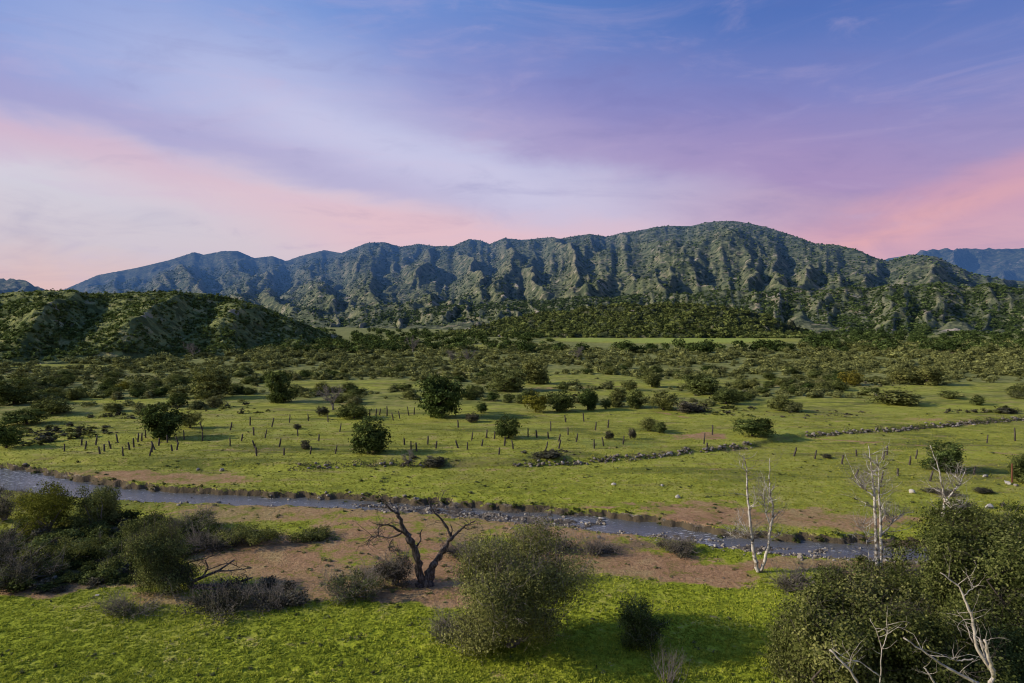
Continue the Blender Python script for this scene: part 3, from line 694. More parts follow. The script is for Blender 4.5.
B_TWIG = bark_mat('grey_twig_bark', (0.11, 0.092, 0.078, 1), (0.19, 0.165, 0.145, 1), (0.29, 0.26, 0.235, 1), 6)
B_BLEACH = bark_mat('bleached_dead_wood', (0.20, 0.165, 0.13, 1), (0.40, 0.35, 0.29, 1), (0.58, 0.53, 0.46, 1), 7, 0.6)
B_POST = bark_mat('weathered_post_wood', (0.030, 0.025, 0.021, 1), (0.075, 0.062, 0.052, 1), (0.16, 0.14, 0.12, 1), 10, 0.8)
B_RUST = bark_mat('rusty_red_post', (0.06, 0.025, 0.015, 1), (0.14, 0.06, 0.035, 1), (0.2, 0.10, 0.06, 1), 10, 0.8)

def stone_mat(name, a, b_, c_):
    m, g, out = material(name); tc = g.node('ShaderNodeTexCoord'); P = tc.outputs['Object']
    n = g.noise(P, 3.0, 6, 0.65); t = g.attr('tone')
    c = g.ramp(g.m('ADD', g.m('MULTIPLY', n, 0.6), g.m('MULTIPLY', t, 0.4)), [(0.28, a), (0.5, b_), (0.75, c_)])
    principled(g, out, c, 0.9, g.bump(n, 0.6, 0.06), 0.15); return m
S_GREY = stone_mat('field_stone', (0.06, 0.050, 0.040, 1), (0.18, 0.152, 0.120, 1), (0.38, 0.34, 0.285, 1))
S_PALE = stone_mat('pale_stone', (0.14, 0.125, 0.105, 1), (0.30, 0.27, 0.23, 1), (0.46, 0.43, 0.38, 1))

# ------------------------------------------------------------------ plants: shapes
def crown(mb, lobes, nclump, nleaf, size, rng, spread=0.10, shell=0.45, hollow=0.0, light=0.25):
    """leaf clumps through the volume of several lobes; gaps stay between the clumps"""
    lobes = np.array(lobes, float); vol = (lobes[:, 3] * lobes[:, 4] * lobes[:, 5]) ** (2 / 3.0); pick = rng.choice(len(lobes), nclump, p=vol / vol.sum())
    L = lobes[pick]
    d = rng.normal(size=(nclump, 3)); d /= np.linalg.norm(d, axis=1, keepdims=True)
    rad = (shell + (1 - shell) * rng.rand(nclump) ** 0.6) * (1 + 0.22 * rng.normal(size=nclump) * 0.6)
    C = L[:, :3] + d * L[:, 3:6] * rad[:, None]
    ok = C[:, 2] > 0.02; C = C[ok]; d = d[ok]; L = L[ok]
    n = len(C)
    mid = np.array([lobes[:, 0].mean(), lobes[:, 1].mean(), lobes[:, 2].min() * 0.5 + 0.35 * lobes[:, 2].mean()])
    whole = C - mid; whole /= np.linalg.norm(whole, axis=1, keepdims=True) + 1e-6
    out_ = d * 0.6 + whole * 0.8; out_ /= np.linalg.norm(out_, axis=1, keepdims=True) + 1e-6
    ltone = rng.normal(0, 0.13, len(lobes))[pick[ok]]
    ctone = np.clip(rng.normal(0.45, 0.17, n) + ltone, 0, 1)
    leaf = C[:, None] + rng.normal(size=(n, nleaf, 3)) * (spread * (0.6 + 0.8 * rng.rand(n)))[:, None, None] * np.array([1, 1, 0.75])
    tone = np.clip(ctone[:, None] + rng.normal(0, 0.16, (n, nleaf)), 0, 1)
    leaf = leaf.reshape(-1, 3); tone = tone.ravel(); k = leaf[:, 2] > 0.0
    mb.quadcloud(leaf[k], size * (0.6 + 0.8 * rng.rand(k.sum())), rng, tone[k], 0.0, 0.62, np.repeat(out_, nleaf, 0)[k])
    return C

def limb(mb, a, b, r0, r1, rng, n=6, wob=0.08, sides=6, sag=0.0, tone=0.5):
    a = np.asarray(a, float); b = np.asarray(b, float); t = np.linspace(0, 1, n)[:, None]
    L = np.linalg.norm(b - a)
    P = a + (b - a) * t + rng.normal(size=(n, 3)) * wob * L * np.sin(np.pi * t) ** 0.7
    P[:, 2] += (sag * L * np.sin(np.pi * t[:, 0]))
    P[0] = a; P[-1] = b
    mb.tube(P, r0 + (r1 - r0) * np.linspace(0, 1, n) ** 0.8, sides, tone); return P

def grow(mb, p, d, L, r, depth, rng, ang=0.55, kids=(2, 4), shrink=0.66, up=0.15, sides=5, tips=None, wig=0.12):
    """a bare branch that forks into ever thinner ones"""
    n = 5 if depth > 1 else 4
    P = [np.asarray(p, float)]; d = np.asarray(d, float) / np.linalg.norm(d)
    for i in range(n - 1):
        d = d + rng.normal(size=3) * wig + np.array([0, 0, up * 0.3]); d /= np.linalg.norm(d); P.append(P[-1] + d * L / (n - 1))
    mb.tube(P, np.linspace(r, r * 0.55, n), max(3, sides), np.clip(rng.normal(0.5, 0.12), 0, 1), cap=depth <= 1 or sides > 4)
    if depth <= 0:
        if tips is not None: tips.append(P[-1])
        return
    for k in range(rng.randint(kids[0], kids[1] + 1)):
        i = n - 1 if k == 0 else rng.randint(1, n)
        e = d + rng.normal(size=3) * ang; e[2] += up; e /= np.linalg.norm(e)
        grow(mb, P[i], e, L * shrink * rng.uniform(0.75, 1.2), r * (0.60 if k == 0 else 0.45), depth - 1, rng, ang, kids, shrink, up, sides - 1, tips, wig)

def unit_tree(seed, kind):
    """a tree or bush of width 1 and height 1 (scaled where it stands): returns crown mesh and trunk mesh builders"""
    rng = np.random.RandomState(seed); cb = MB(); tb = MB()
    if kind == 'oak':
        lobes = [(0, 0, 0.56, 0.38, 0.38, 0.40)]
        for k in range(rng.randint(8, 12)):
            a = rng.uniform(0, 2 * np.pi); q = rng.uniform(0.14, 0.30); z = rng.uniform(0.16, 0.78); s = rng.uniform(0.15, 0.25)
            lobes.append((q * np.cos(a), q * np.sin(a), z, s, s, s * rng.uniform(0.75, 1.0)))
        for k in range(5):
            a = rng.uniform(0, 2 * np.pi); q = rng.uniform(0.12, 0.30); lobes.append((q * np.cos(a), q * np.sin(a), rng.uniform(0.10, 0.2), 0.15, 0.15, 0.12))
        C = crown(cb, lobes, 290, 26, 0.050, rng, 0.045, 0.5)
        limb(tb, (0, 0, -0.04), (0.02, 0.01, 0.34), 0.045, 0.032, rng, 5, 0.05, 7)
        for l in lobes[1:]: limb(tb, (0.02, 0.01, 0.30), (l[0], l[1], l[2]), 0.022, 0.006, rng, 5, 0.08, 5)
    elif kind == 'round':
        lobes = [(0, 0, 0.46, 0.42, 0.42, 0.44)]
        for k in range(6):
            a = rng.uniform(0, 2 * np.pi); q = rng.uniform(0.18, 0.32); z = rng.uniform(0.2, 0.65); s = rng.uniform(0.16, 0.26)
            lobes.append((q * np.cos(a), q * np.sin(a), z, s, s, s))
        crown(cb, lobes, 190, 24, 0.055, rng, 0.05, 0.5)
        limb(tb, (0, 0, -0.05), (0.0, 0.0, 0.3), 0.04, 0.02, rng, 4, 0.05, 5)
    elif kind == 'low':
        lobes = []
        for k in range(9):
            a = rng.uniform(0, 2 * np.pi); q = rng.uniform(0.0, 0.38) ; s = rng.uniform(0.12, 0.22)
            lobes.append((q * np.cos(a), q * np.sin(a) * 0.7, rng.uniform(0.15, 0.5), s, s, rng.uniform(0.3, 0.5)))
        crown(cb, lobes, 170, 22, 0.055, rng, 0.05, 0.4)
        for k in range(5):
            a = rng.uniform(0, 2 * np.pi); limb(tb, (0, 0, -0.05), (0.25 * np.cos(a), 0.25 * np.sin(a), 0.5), 0.018, 0.005, rng, 4, 0.08, 4)
    elif kind == 'bare':
        limb(tb, (0, 0, -0.05), (0, 0, 0.22), 0.04, 0.03, rng, 4, 0.03, 6)
        for k in range(6):
            a = k * 1.05 + rng.uniform(-.3, .3); grow(tb, (0, 0, rng.uniform(0.1, 0.22)), (0.55 * np.cos(a), 0.55 * np.sin(a), 0.9), 0.36, 0.018, 3, rng, 0.5, (2, 3), 0.66, 0.12, 5)
        tips = np.concatenate(tb.V)[::7]; tips = tips[tips[:, 2] > 0.35]
        cb.quadcloud(tips[rng.randint(0, len(tips), 900)] + rng.normal(size=(900, 3)) * 0.03, 0.05, rng, np.clip(rng.normal(.5, .2, 900), 0, 1), 0.6, 0.25)
    return cb, tb

PROTO = {}
def proto(kind, i, mat):
    k = (kind, i, mat.name)
    if k not in PROTO:
        cb, tb = unit_tree({'oak': 100, 'round': 200, 'low': 300, 'bare': 400}[kind] + i, kind)
        PROTO[k] = (cb.mesh(kind + '_crown', mat, False), tb.mesh(kind + '_trunk', B_TWIG if kind == 'bare' else B_OAK))
    return PROTO[k]

_rv = np.random.RandomState(77)
def plant(name, kind, i, mat, px, py, wpx, hpx, label, cat, group=None, sink=0.0):
    p = at(px, py); sc = p.y / F
    cm, tm = proto(kind, i, mat)
    t = thing(name, label, cat, (p.x, p.y, p.z - sink), _rv.uniform(0, 6.28), group, (wpx * sc, wpx * sc, hpx * sc))
    link('crown' if kind != 'low' else 'foliage', cm, t)
    link('trunk' if kind in ('oak', 'bare', 'round') else 'stems', tm, t)
    return t
# ------------------------------------------------------------------ trees and bushes of the middle distance, one by one
MID = [
 ('oak_tree', 'oak', 0, L_OAK, 162, 438, 46, 38, 'broad dark oak on the left of the meadow, behind the cluster of short posts', 'tree'),
 ('bush', 'round', 0, L_OLIVE, 190, 428, 24, 19, 'smaller olive bush touching the right side of the broad left meadow oak', 'bush'),
 ('bush', 'round', 1, L_OLIVE, 52, 414, 40, 20, 'rounded olive bush in the left scrub, left of the two green strips', 'bush'),
 ('bush', 'oak', 1, L_OAK, 14, 404, 44, 27, 'dark tree clump at the left edge behind the scrub strips', 'tree'),
 ('bush', 'round', 2, L_YEL, 124, 391, 17, 11, 'small mustard-green bush in the left scrub below the hill', 'bush'),
 ('oak_tree', 'oak', 2, L_OLIVE, 211, 398, 46, 32, 'wide feathery green tree standing above the left scrub flats', 'tree'),
 ('bush', 'low', 0, L_OLIVE, 178, 398, 30, 15, 'low olive bush just left of the wide feathery green tree', 'bush'),
 ('bush', 'round', 0, L_OAK, 6, 448, 32, 28, 'dark shadowy bush at the left edge just above the stream meadow', 'bush'),
 ('bush', 'round', 2, L_OAK, 26, 424, 44, 16, 'dark low bush at the left edge below the green strip', 'bush'),
 ('oak_tree', 'oak', 3, L_OAK, 279, 402, 32, 34, 'upright dark tree left of the grey leafless tree', 'tree'),
 ('bare_tree', 'bare', 0, L_BARE, 333, 410, 30, 30, 'pale grey leafless tree behind the meadow posts', 'tree'),
 ('bush', 'round', 1, L_OAK, 354, 418, 34, 18, 'rounded bush just behind the central meadow oak', 'bush'),
 ('oak_tree', 'oak', 4, L_OAK, 369, 453, 44, 39, 'dark round oak alone in the middle of the meadow, casting a long shadow', 'tree'),
 ('oak_tree', 'oak', 5, L_OAK, 441, 417, 50, 46, 'tallest dark oak of the middle distance with a dense double crown', 'tree'),
 ('bush', 'round', 0, L_OAK, 481, 413, 14, 12, 'small round bush right of the tallest dark oak', 'bush'),
 ('bush', 'round', 1, L_BRUSH, 472, 422, 15, 11, 'small brown bush in the shadow of the tallest dark oak', 'bush'),
 ('bush', 'round', 2, L_BRUSH, 322, 416, 14, 11, 'small dark bush under the grey leafless tree', 'bush'),
 ('bush', 'low', 1, L_BRUSH, 305, 449, 15, 12, 'small brown bush among the meadow posts left of the central oak', 'bush'),
 ('bush', 'low', 2, L_BRUSH, 298, 429, 12, 7, 'tiny brown bush higher up the post meadow', 'bush'),
 ('oak_tree', 'round', 1, L_OAK, 508, 438, 27, 27, 'compact dark oak in the meadow right of the central oak', 'tree'),
 ('oak_tree', 'oak', 1, L_OLIVE, 506, 391, 44, 24, 'olive tree clump behind the tallest oak, to its right', 'tree'),
 ('oak_tree', 'oak', 2, L_OLIVE, 536, 384, 34, 26, 'grey-green tree right of the olive clump behind the tallest oak', 'tree'),
 ('bush', 'round', 0, L_YEL, 536, 412, 26, 21, 'yellowish bush at the left end of the row behind the meadow', 'bush'),
 ('bush', 'round', 1, L_OAK, 561, 411, 30, 25, 'second bush from the left in the row behind the meadow', 'bush'),
 ('bush', 'oak', 0, L_OAK, 588, 410, 24, 24, 'third bush in the row behind the meadow, narrow and dark', 'bush'),
 ('bush', 'round', 2, L_OAK, 606, 409, 13, 12, 'small dark bush low in front of the middle of the row', 'bush'),
 ('bush', 'oak', 3, L_OLIVE, 618, 407, 20, 20, 'loose olive bush right of the middle of the row', 'bush'),
 ('bush', 'oak', 4, L_OAK, 636, 408, 21, 20, 'dark bush towards the right end of the row', 'bush'),
 ('bush', 'round', 0, L_OLIVE, 663, 410, 36, 21, 'broad olive bush past the gap at the right end of the row', 'bush'),
 ('bush', 'low', 1, L_BRUSH, 690, 412, 34, 14, 'grey-brown leafless bush right of the broad olive bush', 'bush'),
 ('bush', 'round', 1, L_OLIVE, 726, 404, 28, 20, 'rounded olive bush right of the grey-brown leafless bush', 'bush'),
 ('oak_tree', 'oak', 5, L_OLIVE, 702, 394, 40, 22, 'wide olive tree beyond the rounded olive bush', 'tree'),
 ('oak_tree', 'oak', 0, L_OLIVE, 652, 387, 24, 16, 'spreading tree alone on the flat beyond the bush row', 'tree'),
 ('bush', 'round', 2, L_OLIVE, 648, 431, 19, 15, 'left one of two touching olive bushes in the meadow', 'bush'),
 ('bush', 'round', 0, L_OLIVE, 659, 433, 16, 13, 'right one of two touching olive bushes in the meadow', 'bush'),
 ('bush', 'round', 1, L_BRUSH, 609, 439, 10, 10, 'tiny brown bush left of the two touching olive bushes', 'bush'),
 ('bush', 'round', 2, L_BRUSH, 632, 439, 9, 12, 'tiny upright brown bush directly left of the two touching olive bushes', 'bush'),
 ('oak_tree', 'round', 0, L_OAK, 752, 436, 42, 22, 'wide low dark oak at the left end of the right-hand stone row', 'tree'),
 ('bush', 'round', 1, L_YEL, 851, 385, 23, 17, 'bright yellow-green round tree in the right-hand scrub', 'tree'),
 ('bush', 'low', 0, L_OLIVE, 892, 404, 64, 20, 'widest low scrub clump on the right green flat', 'bush'),
 ('bush', 'low', 2, L_OLIVE, 976, 405, 20, 12, 'small dense bush alone on the right green flat', 'bush'),
 ('bush', 'round', 2, L_OLIVE, 780, 411, 24, 17, 'olive bush left of the dark flat scrub patch', 'bush'),
 ('bush', 'round', 1, L_GREY, 794, 412, 18, 13, 'grey bush at the top of the dark flat scrub patch', 'bush'),
 ('oak_tree', 'oak', 1, L_OAK, 942, 471, 40, 31, 'round dark oak in the right meadow behind the white bare trunks', 'tree'),
 ('oak_tree', 'oak', 2, L_OAK, 1024, 482, 34, 28, 'dark oak cut off by the right edge of the meadow', 'tree'),
 ('bush', 'oak', 3, L_OLIVE, 925, 385, 36, 20, 'dark tree right of the bright yellow-green round tree', 'tree'),
 ('bush', 'oak', 4, L_OLIVE, 903, 384, 28, 17, 'olive tree between the yellow-green tree and the dark tree', 'tree'),
 ('bush', 'low', 1, L_OLIVE, 948, 398, 26, 10, 'low bush between the widest scrub clump and the small dense bush', 'bush'),
 ('bush', 'low', 0, L_BRUSH, 1006, 413, 30, 8, 'low dark bush behind the right-hand stone row near the frame edge', 'bush'),
 ('brush_pile', 'low', 2, L_BRUSH, 545, 457, 44, 8, 'long low pile of brown brush in front of the stone row', 'brush'),
 ('brush_pile', 'low', 0, L_BRUSH, 436, 466, 34, 11, 'dark brown thicket right of the bleached dead branches', 'brush'),
 ('bare_bush', 'bare', 1, L_BARE, 408, 466, 20, 18, 'bleached dead bush with pale branches below the central oak', 'bush'),
 ('bush', 'low', 1, L_BRUSH, 940, 494, 34, 7, 'low grey bush patch beneath the oak of the right meadow', 'bush'),
 ('bush', 'low', 2, L_BRUSH, 985, 493, 26, 7, 'low brown bush right of the oak of the right meadow', 'bush'),
 ('bush', 'low', 0, L_BRUSH, 828, 458, 14, 6, 'small grey bush between the leaning posts', 'bush'),
]
for a in MID: plant(*a)
# three pale leafless cottonwoods in the tree line
for k, (px, py, w_, h_, lb) in enumerate([(193, 358, 20, 18, 'grey leafless tree at the foot of the left hill'), (413, 352, 16, 17, 'pale leafless tree in the far tree line, left of centre'), (452, 362, 17, 14, 'lilac-grey leafless tree in the far scrub, left of centre'), (468, 362, 17, 14, 'grey leafless tree right beside the lilac-grey one'), (578, 360, 17, 16, 'pale leafless tree in the far tree line, right of centre')]):
    plant('bare_tree', 'bare', k % 2, L_BARE, px, py, w_, h_, lb, 'tree')

# ------------------------------------------------------------------ scrub of the flats: the larger ones each a thing of its own, the rest one mass
rng = np.random.RandomState(5)
def cheap(seed, n, size, flat=1.0):
    r = np.random.RandomState(seed); mb = MB()
    lob = [(0, 0, 0.45, 0.36, 0.36, 0.40)] + [(0.26 * math.cos(a), 0.26 * math.sin(a), r.uniform(0.25, 0.6), 0.2, 0.2, 0.24) for a in r.uniform(0, 6.28, 5)]
    crown(mb, lob, n // 8, 8, size, r, 0.09, 0.55)
    return mb.arrays()
CHEAP = [cheap(900 + i, 360, 0.15) for i in range(5)]
SPECK = [cheap(970 + i, 24, 0.55) for i in range(5)]
SMALL = [cheap(990 + i, 48, 0.38) for i in range(5)]
TINY = [cheap(950 + i, 96, 0.26) for i in range(5)]

def mass(P, W, H, tones, rng, src):
    """many bushes of one far-off mass in one mesh"""
    mb = MB()
    pick = rng.randint(0, len(src), len(P)); rot = rng.uniform(0, 6.28, len(P))
    for j, (V, Q, T, t) in enumerate(src):
        k = np.where(pick == j)[0]
        if not len(k): continue
        c, s = np.cos(rot[k])[:, None], np.sin(rot[k])[:, None]
        X = (V[None, :, 0] * c - V[None, :, 1] * s) * W[k][:, None] + P[k, 0][:, None]
        Y = (V[None, :, 0] * s + V[None, :, 1] * c) * W[k][:, None] + P[k, 1][:, None]
        Z = V[None, :, 2] * H[k][:, None] + P[k, 2][:, None]
        VV = np.stack([X, Y, Z], -1).reshape(-1, 3)
        QQ = (Q[None] + (np.arange(len(k)) * len(V))[:, None, None]).reshape(-1, 4)
        mb.add(VV, QQ, None, np.clip(t[None] + tones[k][:, None], 0, 1).ravel())
    return mb

# candidates on the flats between the meadow and the foot of the hills
N = 30000
cpx = rng.uniform(-60, 1084, N); crow = 347 + 68 * rng.rand(N) ** 1.3
cx, cy = hit_plane(cpx, crow, 2.0)
for _ in range(6):
    cz = ground_h(cx, cy); cx, cy = hit_plane(cpx, crow, cz)
cr = np.hypot(cx, cy)
_, _, scr, lit_, grn = ground_masks(cx, cy)
clump = fbm(cx / 22, cy / 30, 3, 61) + 0.35 * fbm(cx / 90, cy / 60, 2, 62)
keep = (cr < 900) & (cr > 185) & (grn < 0.36 + 0.25 * rng.rand(N)) & (rng.rand(N) < np.clip(0.5 + 1.5 * clump, 0.04, 1) * np.interp(crow, [345, 352, 375, 395, 415], [1.0, 0.9, 0.62, 0.36, 0.10])) & ~((crow < 351) & (cpx > 560) & (cpx < 800))
for a in MID:                                # not inside the named ones
    keep &= ~((np.abs(cpx - a[4]) < a[6] * 0.5) & (crow > a[5] - 3) & (crow < a[5] + 8))
ii = np.where(keep)[0]
wid = (1.8 + 4.2 * rng.rand(len(ii)) ** 2.2) * (1 + 0.8 * sm(330, 600, cr[ii])); hei = wid * rng.uniform(0.42, 0.75, len(ii))
appar = wid / cr[ii]
order = np.argsort(-appar); big = order[:280]; rest = order[280:]
GROUPS = {}
for j in big:
    i = ii[j]; px = cpx[i]; row = crow[i]
    side = 'left' if px < 340 else ('middle' if px < 680 else 'right')
    kind, mat, word, cat = [('round', L_OLIVE, 'olive-green rounded bush', 'bush'), ('low', L_GREY, 'grey-brown low bush', 'bush'), ('round', L_OAK, 'dark green rounded bush', 'bush')][rng.choice(3, p=[0.45, 0.3, 0.25])]
    lb = '%s among many on the scrub flats in the %s of the valley' % (word, side)
    t = thing('scrub_bush', lb, cat, (cx[i], cy[i], cz[i] - 0.1), rng.uniform(0, 6.28), '%s bushes on the %s scrub flats' % (word.split(' ')[0], side), (wid[j], wid[j], hei[j]))
    cm, tm = proto(kind, rng.randint(0, 3), mat)
    link('foliage', cm, t); link('stems', tm, t)
r_ = ii[rest]
mb = mass(np.stack([cx[r_], cy[r_], cz[r_] - 0.1], 1), wid[rest], hei[rest], rng.normal(0, 0.16, len(rest)), rng, CHEAP)
tag(link('far_scrub', mb.mesh('far_scrub', L_FGREY, False)), 'countless small grey-green scrub bushes covering the far valley flats', 'scrub', None, 'stuff')

# the dark line of trees along the foot of the mountains, and its trees
N = 3800
cpx = rng.uniform(-60, 1084, N); crow = rng.uniform(331, 353, N)
tx, ty = hit_many(cpx, crow); cr_ = np.hypot(tx, ty); a_ = np.arctan2(tx, ty); tz = ground_h(tx, ty)
_, _, _, _, grn = ground_masks(tx, ty)
th, ts, _, _ = hill_at('hill', a_, cr_)
kp = (grn < 0.4) & (th < tz + 1.0) & (cr_ < 960) & ~((cpx > 565) & (cpx < 800) & (crow < 349)) & (rng.rand(N) < np.clip(0.35 + 1.3 * fbm(tx / 60, ty / 25, 3, 71), 0.03, 1))
tx, ty, tz = tx[kp], ty[kp], tz[kp]; n = len(tx)
tw = rng.uniform(5, 11, n); thh = tw * rng.uniform(0.6, 0.95, n)
mb = mass(np.stack([tx, ty, tz - 0.3], 1), tw, thh, rng.normal(-0.20, 0.16, n), rng, CHEAP)
tag(link('far_woodland', mb.mesh('far_woodland', L_FAR, False)), 'dark belt of far oak woodland along the foot of the mountains', 'woodland', None, 'stuff')

# chaparral on the left hill and on the wooded hill, trees on the lower mountain slopes
def clothe(obj, hill, mat, n, px0, px1, r0, r1, w0, w1, dens, label, seed, src, smax=1.3, toneb=0.0):
    rng = np.random.RandomState(seed)
    px = rng.uniform(px0, px1, n); a = np.arctan((px - 512) / F); r = np.sqrt(rng.uniform(r0 * r0, r1 * r1, n))
    h, s, rock, lap = hill_at(hill, a, r)
    x = r * np.sin(a); y = r * np.cos(a)
    d = dens + 1.2 * fbm(x / (0.05 * r0), y / (0.05 * r0), 3, seed) - 0.5 * rock + 1.2 * np.clip(lap, -0.5, 1) + 0.5 * sm(0.35, 0.05, s)
    k = (h > -50) & (s > 0.02) & (s < smax) & (rng.rand(n) < d) & (h > ground_h(x, y, False) - 1)
    w = (w0 + (w1 - w0) * rng.rand(n) ** 2)[k]
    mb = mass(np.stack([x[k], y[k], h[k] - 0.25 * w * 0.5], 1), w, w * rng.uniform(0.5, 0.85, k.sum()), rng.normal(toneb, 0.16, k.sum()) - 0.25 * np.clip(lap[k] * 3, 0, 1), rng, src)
    tag(link(obj, mb.mesh(obj, mat, False)), label, 'chaparral', None, 'stuff')
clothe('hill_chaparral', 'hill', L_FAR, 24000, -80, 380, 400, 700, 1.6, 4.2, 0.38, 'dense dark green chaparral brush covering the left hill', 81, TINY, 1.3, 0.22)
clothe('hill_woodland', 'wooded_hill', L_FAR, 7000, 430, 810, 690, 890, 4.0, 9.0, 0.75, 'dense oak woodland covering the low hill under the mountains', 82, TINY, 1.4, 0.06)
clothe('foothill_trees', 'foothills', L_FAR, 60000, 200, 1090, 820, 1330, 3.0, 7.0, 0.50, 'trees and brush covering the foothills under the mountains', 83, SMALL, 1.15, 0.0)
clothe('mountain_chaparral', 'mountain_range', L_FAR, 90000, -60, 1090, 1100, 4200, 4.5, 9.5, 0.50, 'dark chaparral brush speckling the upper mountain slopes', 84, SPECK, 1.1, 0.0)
# ------------------------------------------------------------------ stones
def ico(sub):
    bm = bmesh.new(); bmesh.ops.create_icosphere(bm, subdivisions=sub, radius=1.0); bm.verts.ensure_lookup_table()
    V = np.array([v.co[:] for v in bm.verts]); T = np.array([[v.index for v in f.verts] for f in bm.faces]); bm.free(); return V, T
ICO = {k: ico(k) for k in (1, 2, 3)}
def stone(rng, sub=2, flat=0.7):
    V, T = ICO[sub]; V = V.copy()
    for _ in range(5):
        k = rng.normal(size=3) * 1.6; V = V * (1 + 0.10 * np.sin(V @ k + rng.uniform(0, 6.28)))[:, None]
    for _ in range(9):
        n = rng.normal(size=3); n /= np.linalg.norm(n); c = rng.uniform(0.55, 0.9); d = V @ n - c
        V = V - np.where(d > 0, d * 0.92, 0)[:, None] * n
    V *= np.array([1, rng.uniform(0.65, 1.0), flat * rng.uniform(0.7, 1.1)])
    return V, T
rng = np.random.RandomState(21)
_sv = []
for i in range(7):
    V, T = stone(rng, 2)
    _sv.append((V, T, new_mesh('boulder', V, None, T, S_GREY, {'tone': np.full(len(V), rng.uniform(0.2, 0.9))}, False)))
_pale = []
for i in range(3):
    V, T = stone(rng, 2); _pale.append(new_mesh('pale_boulder', V, None, T, S_PALE, {'tone': np.full(len(V), rng.uniform(0.3, 0.9))}, False))

def boulder(px, py, wpx, label, group=None, pale=False, name='boulder', cat='boulder'):
    p = at(px, py); s = wpx * p.y / F / 2
    o = link(name, _pale[rng.randint(0, 3)] if pale else _sv[rng.randint(0, 7)][2], None, (p.x, p.y, p.z + s * 0.25))
    o.scale = (s, s, s * rng.uniform(0.8, 1.15)); o.rotation_euler = (rng.uniform(-.2, .2), rng.uniform(-.2, .2), rng.uniform(0, 6.28))
    return tag(o, label, cat, group)

boulder(669, 455, 9, 'largest pale boulder lying against the middle stone row', None, True)
boulder(614, 485, 6, 'lone pale stone in the grass above the bend of the stream', None, True)
boulder(678, 498, 7, 'grey-white stone in the grass above the muddy slope', None, True)
boulder(912, 493, 9, 'pale stone in the right meadow below the leaning posts', None, True)
boulder(985, 477, 8, 'pale stone in front of the rusty post', None, True)
boulder(1008, 484, 9, 'pale stone right of the rusty post, beside the edge oak', None, True)
boulder(1016, 486, 6, 'grey stone at the right edge beside the edge oak', None, False)
boulder(198, 470, 6, 'grey boulder on the left bank above the bare earth strip', None, False)
boulder(222, 471, 6, 'rounded boulder at the right end of the bare earth strip', None, False)
boulder(25, 465, 7, 'grey boulder at the left end of the upper stream bank', None, False)
boulder(55, 580, 9, 'pale stone under the dark thicket at the left', None, True)
boulder(97, 596, 6, 'small pale stone left of the leaning willow', None, True)
boulder(601, 519, 7, 'pale stone standing in the gravelly bend of the stream', None, True)
boulder(662, 486, 4, 'tiny pale stone in the meadow right of centre', None, True)
boulder(990, 508, 12, 'cream boulder half hidden in the scrub at the right edge', None, True)
boulder(1003, 506, 8, 'grey boulder right of the cream boulder in the scrub', None, False)
for k in range(4): boulder(863 + 7 * k, 586 - (k % 2) * 5, 13 - 2 * (k % 2), 'pale lichened stone in the pile at the foot of the double sycamore', 'stone pile by the double sycamore', k != 2)

# boulders along the stream
def bank_stones(spec, label, group, pale):
    for (x0, x1, off, n, w0, w1) in spec:
        for _ in range(n):
            px = rng.uniform(x0, x1); e0 = np.interp(px, RIV[:, 0], RIV[:, 1]); e1 = np.interp(px, RIV[:, 0], RIV[:, 2])
            py = (e0 + off if off < 0 else e0 + (e1 - e0) * off) + rng.normal(0, 1.1)
            boulder(px, py, rng.uniform(w0, w1), label, group, pale and rng.rand() < 0.6)
bank_stones([(270, 470, -0.5, 22, 2, 4.5)], 'dark stone in the undercut far bank of the stream', 'stones in the far bank', False)
bank_stones([(640, 730, 0.95, 14, 2, 6), (730, 890, 1.0, 18, 2, 6)], 'pale stone along the near edge of the right stream reach', 'stones on the near edge', True)
bank_stones([(320, 610, 0.65, 18, 2, 4.5)], 'grey stone on the gravel bar in the middle of the stream', 'stones on the gravel bar', True)
bank_stones([(640, 900, 0.45, 9, 1.5, 4)], 'stone breaking the water in the right stream reach', 'stones in the stream', True)
bank_stones([(0, 260, 0.5, 14, 2, 4)], 'small stone breaking the water in the left stream reach', 'stones in the left reach', False)

